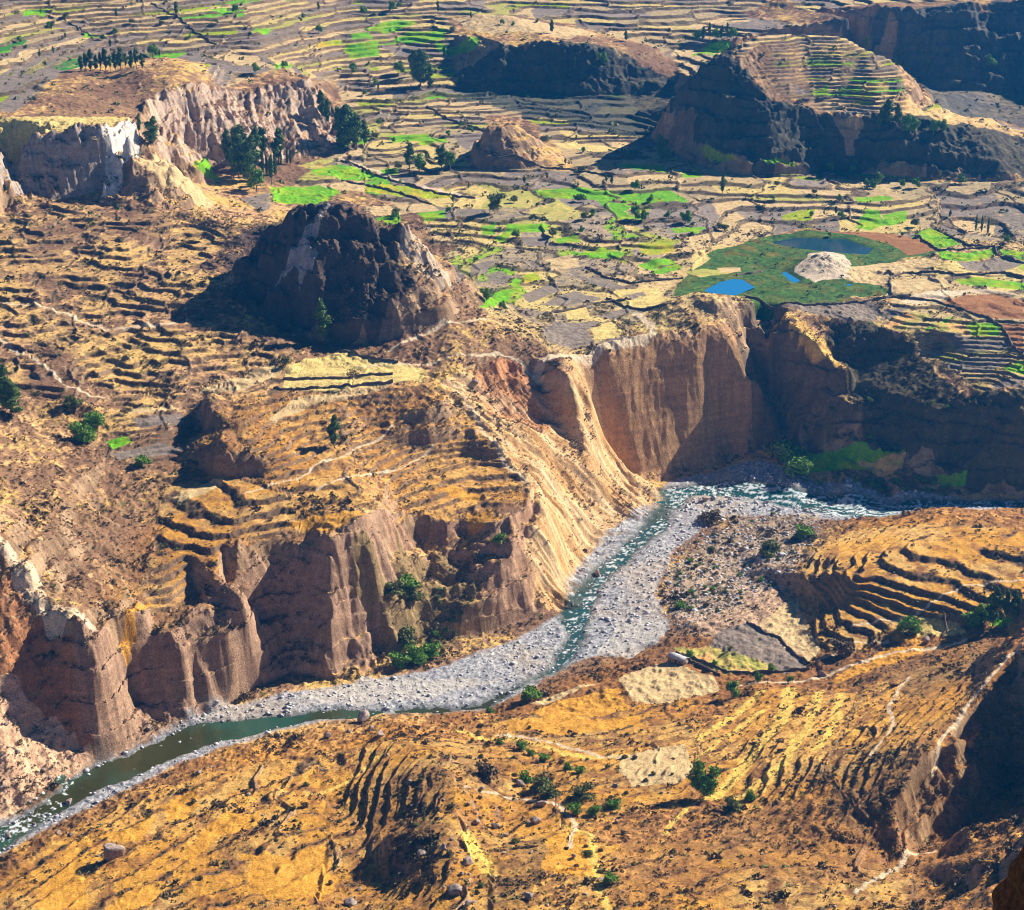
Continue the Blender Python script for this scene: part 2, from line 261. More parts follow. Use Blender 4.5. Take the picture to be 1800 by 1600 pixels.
# colours (real albedo, linear)
C = dict(G=(.17, .38, .025), g=(.32, .38, .08), Y=(.68, .55, .28), T=(.60, .465, .29), P=(.235, .20, .175), O=(.64, .36, .13),
         R=(.31, .16, .09), W=(.70, .58, .44), M=(.035, .105, .028), D=(.05, .12, .03), L=(.42, .40, .16))
C = {k: np.array(v, np.float32) for k, v in C.items()}
FIELDS = [
 ('G', [(42,20),(80,17),(82,28),(40,27)]), ('G', [(370,16),(400,14),(396,22),(375,23)]), ('G', [(145,57),(175,60),(172,66),(148,64)]),
 ('G', [(480,113),(512,110),(514,120),(484,124)]), ('Y', [(0,215),(60,208),(200,208),(238,224),(180,227),(100,234),(0,262)]),
 ('G', [(340,306),(375,303),(385,318),(350,320)]), ('G', [(545,300),(600,288),(650,303),(645,318),(560,312)]),
 ('G', [(475,330),(560,325),(600,340),(560,357),(480,352)]), ('L', [(520,290),(560,280),(590,282),(545,298)]),
 ('T', [(245,275),(290,290),(350,330),(385,368),(350,362),(290,325)]),
 ('G', [(600,85),(665,72),(668,100),(620,104)]), ('G', [(640,50),(700,35),(735,40),(700,55),(650,57)]), ('G', [(690,68),(720,55),(785,52),(780,70),(740,76),(700,74)]),
 ('G', [(760,72),(840,68),(845,87),(770,87)]), ('P', [(670,82),(730,76),(760,84),(700,97)]), ('T', [(795,32),(860,28),(1000,45),(1060,60),(1000,68),(860,62)]),
 ('G', [(620,60),(650,58),(655,68),(618,74)]), ('g', [(560,75),(600,70),(600,82),(555,84)]), ('G', [(450,52),(480,55),(470,63),(440,60)]),
 ('G', [(680,240),(750,236),(760,250),(690,251)]), ('G', [(735,246),(785,242),(790,253),(740,256)]), ('P', [(795,237),(850,232),(850,250),(815,260)]),
 ('Y', [(970,250),(1010,245),(1110,255),(1080,264),(1000,264)]), ('G', [(1085,292),(1170,295),(1165,311),(1110,306)]),
 ('G', [(940,335),(1000,330),(1090,345),(1050,355),(960,347)]), ('g', [(640,325),(780,330),(800,345),(700,347),(640,337)]),
 ('T', [(640,362),(760,358),(770,376),(660,380)]), ('G', [(655,385),(700,378),(705,390),(665,394)]), ('G', [(735,380),(780,375),(785,390),(745,393)]),
 ('G', [(845,402),(875,398),(870,412),(850,413)]), ('G', [(865,418),(900,402),(912,406),(880,424)]), ('G', [(890,398),(970,398),(960,408),(895,409)]),
 ('G', [(1020,445),(1060,437),(1100,449),(1090,457),(1040,454)]), ('G', [(975,424),(1010,418),(1025,430),(980,432)]), ('G', [(1120,464),(1165,455),(1190,460),(1145,476)]),
 ('G', [(1140,480),(1190,462),(1205,470),(1165,482)]), ('G', [(660,300),(700,296),(700,306),(665,308)]), ('G', [(1180,405),(1240,400),(1230,412),(1185,414)]),
 ('G', [(850,530),(870,515),(895,508),(900,520),(872,535),(843,539)]), ('g', [(915,485),(940,475),(950,490),(925,500)]), ('G', [(895,503),(905,490),(918,492),(915,507)]),
 ('P', [(915,517),(960,500),(997,508),(930,532)]), ('P', [(945,537),(1010,510),(1060,525),(1000,538)]), ('P', [(1015,492),(1060,485),(1100,505),(1085,512)]),
 ('P', [(953,580),(975,568),(1050,565),(1030,582),(1048,605),(1000,612),(962,602)]), ('Y', [(1035,580),(1075,565),(1100,588),(1050,603)]),
 ('P', [(1052,602),(1108,592),(1120,605),(1070,617)]), ('Y', [(1080,510),(1160,505),(1190,530),(1130,545),(1075,525)]), ('Y', [(990,548),(1030,540),(1040,560),(1000,563)]),
 ('P', [(1045,556),(1100,540),(1125,545),(1080,562)]), ('P', [(850,482),(880,475),(900,485),(885,502),(860,497)]), ('P', [(832,465),(870,455),(855,480),(828,483)]),
 ('P', [(780,463),(805,460),(815,478),(798,483)]), ('P', [(1100,520),(1130,512),(1140,520),(1110,528)]), ('P', [(800,486),(845,484),(840,498),(810,500)]),
 ('P', [(915,420),(965,415),(970,432),(930,436)]), ('g', [(1120,435),(1180,428),(1190,445),(1130,450)]), ('T', [(960,455),(1010,450),(1020,470),(970,476)]),
 ('M', [(1185,508),(1210,478),(1250,448),(1330,415),(1420,403),(1560,410),(1635,432),(1645,446),(1590,455),(1530,474),(1490,476),(1480,495),(1550,500),(1562,508),(1555,520),(1490,520),(1500,530),(1420,536),(1330,536),(1310,524),(1240,515),(1190,526)]),
 ('R', [(1400,402),(1540,405),(1600,413),(1650,438),(1600,450),(1560,428),(1500,412)]), ('Y', [(1215,450),(1240,440),(1250,455),(1220,475)]),
 ('L', [(1200,478),(1240,472),(1290,480),(1230,488)]), ('T', [(1262,472),(1300,470),(1302,478),(1265,480)]),
 ('T', [(1490,478),(1540,465),(1590,458),(1640,452),(1645,470),(1565,486),(1560,502),(1480,494)]),
 ('G', [(1605,412),(1640,400),(1690,430),(1650,437)]), ('G', [(1650,441),(1690,445),(1745,437),(1748,450),(1700,460),(1648,458)]),
 ('G', [(1755,440),(1800,445),(1800,460),(1765,452)]), ('P', [(1680,462),(1780,452),(1800,465),(1760,480),(1700,478)]),
 ('G', [(1680,491),(1720,488),(1800,498),(1800,512),(1740,505),(1690,498)]), ('T', [(1570,492),(1660,492),(1680,500),(1640,508),(1575,518)]), ('W', [(1580,530),(1640,512),(1720,508),(1800,520),(1700,514),(1650,530),(1610,536)]),
 ('R', [(1650,535),(1690,520),(1750,517),(1800,530),(1800,562),(1740,560),(1690,548)]), ('R', [(1757,570),(1800,572),(1800,622),(1770,605)]),
 ('G', [(1700,570),(1750,570),(1758,590),(1710,594)]), ('L', [(1545,581),(1570,560),(1600,550),(1640,552),(1610,570),(1580,582)]), ('G', [(1620,590),(1650,567),(1672,555),(1660,577),(1630,592)]),
 ('P', [(1370,542),(1530,533),(1550,545),(1535,567),(1500,566),(1440,553)]), ('P', [(1552,546),(1600,538),(1580,555),(1548,564)]),
 ('P', [(1660,602),(1700,595),(1770,598),(1775,615),(1700,622)]), ('P', [(1660,640),(1750,625),(1780,632),(1730,655),(1680,650)]),
 ('G', [(1762,646),(1800,638),(1800,661),(1768,656)]), ('P', [(1740,674),(1800,664),(1800,688),(1750,688)]), ('L', [(1630,575),(1690,560),(1695,590),(1650,600)]),
 ('G', [(1500,396),(1525,368),(1545,370),(1560,390),(1530,401)]), ('G', [(1552,375),(1592,368),(1592,386),(1562,393)]), ('G', [(1500,350),(1560,348),(1575,356),(1510,360)]),
 ('g', [(1490,167),(1535,170),(1530,188),(1505,187)]), ('P', [(1470,207),(1500,192),(1552,192),(1530,206),(1480,216)]), ('G', [(1428,156),(1455,152),(1456,166),(1432,167)]), ('L', [(1500,150),(1560,152),(1560,164),(1520,166)]),
 ('P', [(1390,150),(1420,155),(1425,166),(1400,164)]), ('T', [(1450,180),(1490,178),(1495,190),(1460,192)]),
 ('G', [(1215,98),(1250,74),(1287,80),(1240,95)]), ('P', [(1200,70),(1240,68),(1250,76),(1215,88)]), ('g', [(1225,279),(1280,280),(1300,291),(1245,290)]), ('G', [(1200,310),(1235,308),(1232,317),(1202,317)]), ('G', [(1340,296),(1395,296),(1400,306),(1345,305)]),
 ('G', [(1398,790),(1450,795),(1520,790),(1590,800),(1560,815),(1530,828),(1450,832),(1405,818)]), ('L', [(1502,808),(1590,803),(1587,829),(1540,831),(1510,818)]), ('G', [(1640,838),(1700,843),(1692,856),(1650,853)]),
 ('G', [(188,776),(215,768),(230,775),(195,791)]), ('T', [(355,687),(480,645),(497,655),(425,690),(380,697)]),
 ('Y', [(500,652),(560,630),(600,622),(680,633),(748,650),(742,670),(690,676),(600,687),(500,682)]), ('T', [(475,738),(510,700),(600,687),(690,676),(680,688),(600,702),(540,714),(485,742)]),
 ('P', [(235,737),(330,730),(305,745),(250,752)]), ('P', [(190,796),(280,778),(350,775),(280,800),(210,808)]), ('T', [(205,715),(300,712),(320,722),(230,728)]),
 ('O', [(500,930),(560,905),(640,903),(600,935),(560,962),(530,942)]), ('O', [(195,1088),(290,1053),(245,1088),(205,1098)]), ('O', [(760,860),(800,850),(850,870),(800,880)]), ('O', [(820,900),(870,890),(890,910),(840,925)]),
 ('T', [(300,880),(350,850),(395,842),(390,855),(320,885)]),
 ('P', [(1243,1142),(1270,1105),(1320,1098),(1370,1128),(1420,1170),(1380,1187),(1340,1166),(1280,1150)]), ('L', [(1183,1140),(1240,1135),(1300,1152),(1352,1172),(1340,1184),(1280,1187),(1220,1167)]),
 ('T', [(1088,1192),(1140,1170),(1182,1165),(1255,1195),(1262,1215),(1180,1237),(1110,1232)]), ('T', [(1330,1100),(1400,1050),(1415,1090),(1440,1140),(1425,1165),(1375,1125)]),
 ('O', [(1452,1198),(1560,1140),(1600,1132),(1620,1125),(1625,1145),(1530,1182),(1465,1202)]), ('Y', [(1585,1100),(1620,1080),(1690,1095),(1700,1112),(1640,1118),(1600,1112)]), ('O', [(1565,1122),(1580,1100),(1620,1118),(1610,1130)]),
 ('O', [(880,1272),(1000,1257),(1110,1265),(1130,1278),(1020,1287),(900,1287)]), ('O', [(930,1252),(1090,1208),(1102,1250),(960,1264)]), ('T', [(930,1240),(1020,1205),(1060,1195),(960,1242)]),
 ('G', [(1755,1083),(1785,1090),(1768,1102),(1740,1100)]), ('O', [(1760,1110),(1800,1095),(1800,1112),(1775,1118)]),
 ('O', [(172,1477),(265,1433),(257,1480),(225,1487)]), ('O', [(328,1505),(350,1470),(400,1425),(462,1428),(442,1447),(380,1477),(335,1530)]),
 ('O', [(430,1500),(500,1505),(560,1490),(595,1545),(560,1588),(470,1582),(440,1540)]), ('O', [(60,1600),(120,1530),(142,1512),(152,1560),(150,1600)]), ('O', [(280,1420),(330,1390),(360,1385),(330,1440),(300,1445)]),
 ('O', [(185,1600),(240,1560),(270,1565),(260,1600)]), ('T', [(1090,1330),(1200,1310),(1225,1350),(1200,1375),(1110,1380),(1090,1355)]),
 ('T', [(630,540),(700,530),(640,535),(600,560)]),
 ('O', [(960,1475),(1030,1460),(1050,1500),(1030,1550),(960,1530)]),
]
STRIPS = [([(1390,1213),(1370,1270),(1320,1330),(1258,1405)], 3.2), ([(1445,1213),(1425,1270),(1385,1330),(1300,1405)], 2.2), ([(1480,1215),(1472,1262),(1440,1315)], 2.0), ([(1395,1290),(1390,1330),(1345,1392)], 1.6), ([(1340,1218),(1290,1262),(1230,1300)], 2.0), ([(1230,1330),(1290,1290),(1340,1250)], 1.2), ([(800,1285),(900,1300),(1010,1330),(1090,1330)], 2.0), ([(540,1400),(620,1370),(690,1310)], 1.2), ([(820,1470),(850,1510),(860,1540)], 3.0), ([(1250,1400),(1210,1420),(1160,1470)], 1.2), ([(985,1450),(1045,1470),(1040,1520),(1070,1600)], 1.5)]
PATHS = [  # pale trails: survey points and half width in metres
 ([(1122,552),(1145,575),(1150,592),(1125,604),(1070,620),(1000,632),(940,640)], 2.2),
 ([(1800,1140),(1745,1195),(1700,1240),(1650,1300),(1640,1340)], .8), ([(1600,1185),(1570,1225),(1568,1280),(1530,1330)], .8),
 ([(1640,1500),(1610,1490),(1570,1530),(1500,1570)], 1.0), ([(680,620),(740,590),(800,568),(860,560)], 1.0), ([(630,645),(750,640),(830,625),(880,622),(950,650)], 1.0),
 ([(0,535),(60,545),(120,555),(200,590),(300,575),(330,560)], 1.5), ([(0,600),(60,640),(120,690),(190,700)], 1.0), ([(600,280),(660,300),(720,325),(840,345)], 2.0),
 ([(800,690),(840,740),(890,820),(930,850)], 1.2), ([(880,1290),(960,1305),(1040,1325),(1090,1332)], 1.2),
 ([(1000,1490),(1010,1450),(990,1415),(900,1400),(820,1385)], .9), ([(1440,1160),(1500,1130),(1560,1125)], .8), ([(1300,1210),(1420,1195),(1560,1150),(1700,1125)], 1.3),
 ([(1800,1020),(1700,1030),(1600,1085),(1500,1100)], .7), ([(560,860),(640,835),(760,790)], .6), ([(430,870),(520,840),(600,800),(690,760)], .6),
 ([(1570,500),(1560,520),(1545,532)], 1.2), ([(40,215),(130,120),(170,110)], 1.0),
]
ZONES = {}
ZONES['bed'] = rmask([(-300,1640),(0,1500),(150,1422),(270,1362),(400,1312),(560,1268),(680,1253),(850,1250),(920,1216),(1000,1170),(1090,1140),(1160,1130),(1175,1095),(1150,1040),(1185,965),(1260,908),(1400,905),(1500,911),(1720,896),(1800,893),(1900,893),(1900,880),(1800,878),(1700,878),(1550,872),(1450,848),(1340,812),(1290,815),(1170,848),(1165,880),(1060,945),(1000,1020),(992,1075),(900,1128),(790,1168),(690,1190),(600,1204),(380,1240),(165,1340),(60,1415),(0,1440),(-300,1500)], 2, .6)
WATERP = [[(-300,1640),(-300,1520),(0,1446),(60,1416),(165,1340),(330,1276),(400,1264),(600,1241),(690,1243),(660,1254),(560,1262),(400,1300),(270,1345),(180,1380),(100,1430),(40,1470),(0,1494)],
 [(990,1060),(1018,1028),(1068,982),(1105,945),(1132,918),(1152,888),(1182,893),(1172,925),(1122,970),(1072,1020),(1040,1065),(1035,1100),(1025,1130),(995,1168),(945,1190),(965,1165),(995,1115),(985,1085)],
 [(1150,892),(1158,860),(1240,848),(1340,848),(1450,868),(1550,883),(1700,880),(1800,877),(2100,900),(2100,910),(1800,893),(1700,893),(1560,908),(1460,902),(1300,872),(1220,872),(1188,897)],
 [(940,1190),(970,1165),(1000,1172),(900,1215),(860,1245),(690,1252),(690,1244),(835,1240),(880,1212)]]
ZONES['water'] = np.zeros((GH, GW))
for p in WATERP: ZONES['water'] = np.maximum(ZONES['water'], rmask(p, 1, .9))
PONDS = [[(1236,508),(1262,495),(1285,489),(1302,492),(1322,506),(1292,517),(1255,515)], [(1355,425),(1400,415),(1490,419),(1534,436),(1524,446),(1450,443),(1400,435)], [(1370,478),(1386,474),(1412,492),(1395,498)], [(1484,497),(1496,496),(1498,502),(1486,502)]]
ZONES['pond'] = np.zeros((GH, GW))
for p in PONDS: ZONES['pond'] = np.maximum(ZONES['pond'], rmask(p, 1, .3))
# terraced land: (polygon, step height, strength, cell length)
TERR = [
 ([(-300,-260),(2100,-260),(2100,420),(1650,420),(1500,440),(1250,440),(1215,500),(900,500),(830,420),(640,380),(470,380),(380,330),(300,300),(250,250),(-300,230)], 2.7, 1.0, 60),
 ([(760,440),(900,400),(1250,440),(1190,520),(1150,545),(1090,600),(1000,640),(870,560),(800,500)], 1.0, .9, 45),
 ([(1570,470),(2100,440),(2100,700),(1720,690),(1640,630),(1560,570),(1560,520)], 1.6, .9, 50),
 ([(700,180),(900,170),(1200,190),(1500,330),(1650,350),(1650,400),(1250,430),(1210,490),(1000,440),(760,420),(640,390),(640,260)], 1.8, 1.0, 55),
 ([(-300,370),(200,360),(400,400),(420,520),(520,590),(560,620),(480,640),(350,690),(200,700),(-300,720)], 2.3, .9, 45),
 ([(290,830),(400,830),(470,850),(520,880),(530,940),(490,1000),(400,1010),(300,1080),(190,1100),(180,1060),(260,1010),(270,920)], 2.6, 1.0, 300),
 ([(400,720),(520,690),(740,680),(800,700),(880,780),(930,850),(940,890),(850,900),(700,890),(640,900),(560,900),(500,860),(430,820)], 2.2, .8, 80),
 ([(360,680),(500,640),(740,645),(740,675),(600,690),(500,700),(400,700)], .8, 1.0, 60),
 ([(1400,1000),(1440,960),(1500,930),(1600,925),(2100,930),(2100,1080),(1750,1080),(1640,1090),(1560,1110),(1500,1150),(1430,1140),(1405,1060)], 2.3, 1.0, 400),
 ([(560,1330),(700,1300),(830,1300),(980,1340),(1000,1480),(960,1600),(860,1700),(560,1700),(540,1600),(580,1450)], 2.5, .85, 150),
 ([(850,1270),(1230,1230),(1230,1400),(1000,1460),(950,1340)], 1.5, .85, 100),
 ([(1250,1420),(1500,1330),(1600,1400),(1450,1520),(1250,1520)], 2.2, .5, 100),
 ([(1230,1290),(1330,1210),(1520,1215),(1480,1330),(1420,1400),(1300,1420),(1220,1400)], 2.0, .75, 400),
 ([(-100,1640),(60,1500),(200,1420),(400,1350),(560,1330),(580,1450),(540,1700),(-100,1800)], 2.3, .95, 120),
 ([(860,1500),(1000,1480),(1600,1500),(1650,1700),(860,1700)], 2.6, .85, 150),
 ([(1520,1215),(1700,1130),(1780,1140),(1640,1300),(1500,1420),(1450,1350)], 2.4, .85, 150),
 ([(1290,95),(1340,58),(1480,63),(1570,103),(1640,180),(1690,203),(1550,206),(1478,243),(1450,214),(1385,188),(1325,152)], 2.2, 1.0, 60),
 ([(200,690),(350,690),(345,810),(180,810)], 1.6, .9, 100),
]
TH = np.full((GH, GW), 2.0); TM = np.zeros((GH, GW)); TC = np.full((GH, GW), 60.)
for p, h_, s_, c_ in TERR:
    m = pip(plan(p), RX, RY); TH[m] = h_; TC[m] = c_; TM[m] = s_
TM = blur(TM, 4)
MESA = blur(pip(plan(TERR[-1][0]), RX, RY).astype(float), 2)
TM *= 1-smooth(.45, .8, SLOPE)*(TC < 350)*(1-MESA)                      # no terraces on the cliffs
TM *= 1-rmask([(30,200),(130,120),(250,100),(330,105),(380,160),(590,140),(610,250),(500,330),(330,330),(240,220),(60,215)], 3)   # bare hill, upper left
TM *= 1-rmask([(790,30),(1000,40),(1070,62),(1190,110),(1200,165),(1080,110),(900,80),(800,60)], 3)
TM *= 1-rmask([(820,300),(850,250),(860,205),(930,205),(990,270),(1010,300)], 2)
TM *= 1-rmask([(360,560),(400,390),(520,330),(640,340),(740,380),(820,500),(960,620),(900,650),(560,620)], 3)
TM *= 1-rmask(FIELDS[[i for i, f in enumerate(FIELDS) if f[0] == 'M'][0]][1], 4)
TM *= 1-rmask([(1170,190),(1200,155),(1283,97),(1320,156),(1376,191),(1440,219),(1480,250),(1560,205),(1700,212),(1800,240),(2100,262),(2100,320),(1650,318),(1480,296),(1340,296),(1300,270),(1330,205),(1200,200)], 2)
TM *= 1-rmask([(1310,25),(1370,-10),(1425,20),(1560,5),(1750,0),(2100,-20),(2100,200),(1800,230),(1740,205),(1640,178),(1570,103),(1430,60)], 2)
VAL = rmask([(640,400),(760,250),(1150,230),(1500,330),(2100,330),(2100,430),(1600,430),(1250,440),(900,430),(700,430)], 10)   # undulating valley floor
HILLW = rmask([(-300,60),(1000,-100),(2100,-100),(2100,330),(1200,300),(-300,360)], 10)
SPUR = rmask([(770,690),(830,660),(900,700),(1010,640),(1060,760),(1125,840),(1185,885),(1060,960),(1000,1080),(940,1070),(925,960),(945,880),(850,760)], 5)
BCL = rmask([(-300,1000),(0,975),(60,1070),(105,1160),(165,1335),(60,1415),(-300,1500)], 5)*.75; BCL = BCL+rmask([(1020,650),(1160,590),(1290,590),(1325,780),(1200,850),(1120,870),(1040,780)], 5)
LTWO = rmask([(255,170),(330,105),(440,140),(520,120),(610,230),(610,270),(500,300),(400,330),(280,300),(240,230)], 6)
LTWO = np.maximum(LTWO, .8*rmask([(480,410),(510,385),(590,345),(640,365),(700,392),(735,430),(700,560),(640,600),(560,600),(480,570)], 4))
LTWO = np.maximum(LTWO, rmask([(-300,300),(-100,245),(60,238),(180,220),(245,225),(250,285),(190,365),(-100,360),(-300,350)], 4))
a_, b_ = plan([(850,700),(1110,890)]); d_ = (b_-a_)/np.linalg.norm(b_-a_); SPN = (float(d_[1]), float(-d_[0]))
LEFTS = rmask([(-900,400),(60,350),(240,330),(330,370),(420,400),(470,560),(560,640),(400,700),(-900,760)], 6)
KN = [(1450,470,26,7.5),(1190,545,14,1.5),(1660,472,18,3)]
def height(x, y, detail=True):
    """final relief: warped base, undulation, terraces, rubble; returns z plus what the colours need"""
    sl = samp(SLOPE, x, y); far = smooth(1200, 1450, y)
    cl = smooth(.38, .85, sl)
    wx = fbm(x, y, 50, 4, 3, .40, True)*8.5; wy = fbm(x, y, 50, 4, 23, .40, True)*8.5+gnoise(x/22, y/60, 24)*4
    sp = samp(SPUR, x, y); l2 = samp(LTWO, x, y)
    bx = gnoise(x/105, y/105, 44)*11; by = gnoise(x/105, y/105, 45)*11; q = (1-.45*far)*(1-.72*sp-.3*l2-.8*samp(BCL, x, y))
    z = samp(BASE, x+(wx+bx)*cl*q, y+(wy+by)*cl*q)
    z = z+cl*(1-sp)*(gnoise(x/38, z/6.5, 46)*3.4+gnoise(x/14, z/2.6, 47)*.8)*(1-.75*samp(BCL, x, y))
    u = x*SPN[0]+y*SPN[1]; v_ = x*SPN[1]-y*SPN[0]
    z = z+sp*(fbm(u+9*gnoise(v_/40, u/40, 48), v_/6, 24, 5, 49, .58, True)*6.0)
    u = x*.94+y*.34; v_ = x*.34-y*.94
    z = z+l2*cl*(fbm(u+5*gnoise(v_/30, u/30, 50), v_/5, 17, 4, 51, .55, True)*4.6)
    bed = samp(ZONES['bed'], x, y); wat = samp(ZONES['water'], x, y); pond = samp(ZONES['pond'], x, y)
    calm = (1-bed)*(1-pond)
    mars = samp(MARSH, x, y)
    val = samp(VAL, x, y)
    z = z+val*(1-mars)*fbm(x, y, 130, 2, 90)*8
    nearz = 1-smooth(900, 1150, y); nearz = np.maximum(nearz, .45*samp(LEFTS, x, y))
    tm = samp(TM, x, y)*(1-smooth(.0, .3, bed))*(1-nearz*(samp(TC, x, y) < 200)*.4*smooth(-.05, .35, gnoise(x/23, y/23, 67)+.4*gnoise(x/8, y/8, 68))); th = samp(TH, x, y); tc = samp(TC, x, y)
    hw = samp(HILLW, x, y)
    n1 = fbm(x, y, 60, 3, 100); z = z+calm*(1-mars)*(1-val)*(n1*(1.2+2.5*hw)*(1-.4*tm)+fbm(x, y, 24, 2, 105)*1.6*(1-.6*tm)*(1-hw))
    z = z+mars*gnoise(x/9, y/9, 7)*.05
    z = z+samp(LEFTS, x, y)*(fbm(x+y*.4, y, 70, 3, 140, .5, True)*4.5)
    # terraces
    cx = x+14*gnoise(x/50, y/50, 61)+8*gnoise(x/18, y/18, 62)
    lev0 = np.floor(z/(th*3))
    cell = np.floor(cx/tc+rnd(lev0.astype(np.int64), np.zeros(lev0.shape, np.int64), 5)*3)
    cf = cx/tc+rnd(lev0.astype(np.int64), np.zeros(lev0.shape, np.int64), 5)*3-cell
    t = z/th+(rnd(cell.astype(np.int64), lev0.astype(np.int64), 9)-.5)*.7*(tc < 200)+gnoise(x/26, y/26, 63)*.35+gnoise(x/7, y/7, 64)*(.08+.07*nearz)+gnoise(x/2.6, y/2.6, 65)*.06*nearz
    L = np.floor(t); f = t-L; rw = .24
    S = .10*f/(1-rw)*(f < 1-rw)+(f >= 1-rw)*(.10+.90*smooth(0, 1, (f-(1-rw))/rw))
    z = z+((L+S-t)*th+.4*th)*tm
    riser = tm*smooth(1-rw-.05, 1-rw+.06, f)*(1-smooth(.97, 1.0, f))
    wall = tm*(np.minimum(cf, 1-cf)*tc < 1.0)*(tc < 200)
    z = z+wall*.8
    lip = tm*smooth(.0, .02, f)*(1-smooth(.04, .09, f)); z = z+lip*.25
    # rubble and hummocks
    rough = (1-tm*.75)*calm*(1-mars)
    z = z+rough*(fbm(x, y, 11, 4, 110, .55)*1.1+np.maximum(fbm(x, y, 4.8, 3, 111, .6), -.10)*1.7*(1-cl)*(1-.4*far)+cl*(1-.7*sp)*fbm(x, y, 9, 3, 120, .55, True)*1.3)*(1+.6*far*cl)
    # river bed and water channels
    bl = fbm(x, y, 4.2, 3, 130, .6)
    z = z+bed*(np.maximum(bl, -.1)*1.1+fbm(x, y, 30, 2, 133)*.5)*(1-.45*wat)-wat*(1.6-.5*smooth(-45, 5, x)-.5*smooth(-178, -190, x))-pond*1.2
    # mounds
    for kx, ky, r, hh in KNW:
        d = np.hypot(x-kx, (y-ky)*.8)/r; z = z+hh*np.exp(-d*d*2.2)*(1+.3*fbm(x, y, 7, 4, 66, .6))
    return z, dict(sl=sl, bed=bed, wat=wat, pond=pond, tm=tm, riser=riser, wall=wall, cell=cell, L=L, f=f, far=far, mars=mars, val=val, hw=hw, cl=cl)
MARSH = rmask(FIELDS[[i for i, f in enumerate(FIELDS) if f[0] == 'M'][0]][1], 3)
MARSH = np.maximum(MARSH, rmask([(1340,412),(1420,400),(1650,430),(1600,455),(1500,450)], 3))
KNW = [(float(hit(a, b)[0][0]), float(hit(a, b)[1][0]), r, h_) for a, b, r, h_ in KN]

# ------------------------------------------------------------------ the land as one sheet, finer where the relief is steep
NA, NR = (1400, 2200) if not os.environ.get('DRAFT') else (800, 1100)
NE = 50
az = np.concatenate([np.linspace((-900-900)/F, (-250-900)/F, NE), np.linspace((-240-900)/F, (2040-900)/F, NA-2*NE), np.linspace((2050-900)/F, (2900-900)/F, NE)])/CP
r1 = np.concatenate([np.linspace(455, 2000, 1600), np.linspace(2005, 2700, 80)])
Rr, Aa = np.meshgrid(r1, az, indexing='ij')
JS = np.arange(0, NA, 4)
zz, _ = height(Rr[:, JS]*Aa[:, JS], Rr[:, JS])
Rr = Rr[:, JS]
scr = np.arctan2(CAM_H-zz, Rr)*F
w = np.abs(np.diff(scr, axis=0))+np.diff(Rr, axis=0)*np.where(Rr[1:] < 1000, .3, np.where(Rr[1:] < 1780, 1.25, .2))+.1*np.diff(Rr, axis=0)
w = blur(w, 3); cw = np.vstack([np.zeros((1, len(JS))), np.cumsum(w, 0)])
Rn = np.empty((NR, NA))
tt = np.linspace(0, 1, NR)
RJ = np.stack([np.interp(tt*cw[-1, j], cw[:, j], r1) for j in range(len(JS))], 1)
for i in range(NR): Rn[i] = np.interp(np.arange(NA), JS, RJ[i])
X = Rn*az[None]; Y = Rn
Z, K = height(X, Y)
del zz, scr, w, cw, Rr, Aa
# slope of the finished surface
dRx = np.gradient(X, axis=1); dRy = np.gradient(Y, axis=1); dRz = np.gradient(Z, axis=1)
dCx = np.gradient(X, axis=0); dCy = np.gradient(Y, axis=0); dCz = np.gradient(Z, axis=0)
nx = dRy*dCz-dRz*dCy; ny = dRz*dCx-dRx*dCz; nz = dRx*dCy-dRy*dCx
nl = np.sqrt(nx*nx+ny*ny+nz*nz)+1e-9; NZ = np.abs(nz)/nl; NXx = nx/nl*np.sign(nz); NYy = ny/nl*np.sign(nz)
del dRx, dRy, dRz, dCx, dCy, dCz, nx, ny, nz, nl
# ------------------------------------------------------------------ ground colours: what lies where, plus shade painted onto some slopes
def mix(a, b, t): t = np.asarray(t, np.float32)[..., None]; return a*(1-t)+b*t
def col(*c): return np.array(c, np.float32)
n_a = fbm(X, Y, 45, 4, 201); n_b = fbm(X, Y, 9, 4, 211, .6); n_c = fbm(X, Y, 3.2, 3, 221, .65); n_d = fbm(X, Y, 120, 2, 231)
gold = rmask([(-300,1800),(-300,1640),(0,1500),(400,1310),(850,1250),(1160,1130),(1300,1100),(1440,960),(1500,905),(2100,890),(2100,1800)], 12)
midg = rmask([(160,1120),(300,830),(420,700),(740,680),(900,800),(950,890),(700,920),(500,990),(300,1100)], 10)
g_ = np.clip(samp(gold, X, Y)+.75*samp(midg, X, Y), 0, 1).astype(np.float32)
farc = smooth(1250, 1500, Y)
straw = mix(mix(col(.60, .40, .24), col(.64, .44, .21), smooth(-.2, .3, n_a)), mix(col(.64, .40, .19), col(.52, .28, .115), smooth(-.3, .3, n_a)), g_)
scrub = mix(mix(col(.20, .125, .085), col(.31, .20, .13), smooth(-.3, .3, n_a)), mix(col(.33, .175, .085), col(.23, .125, .07), smooth(-.3, .3, n_a)), g_)
A = mix(scrub, straw, smooth(-.10, .20, n_b*.8+n_c*.6+n_d*.7+n_a*.5-.15*g_-.05))
pinkm = rmask([(1170,1000),(1300,940),(1400,960),(1400,1060),(1430,1160),(1200,1110)], 5)
A = mix(A, mix(col(.62, .46, .34), col(.36, .27, .22), smooth(-.1, .25, n_c)), samp(pinkm, X, Y)*.8)
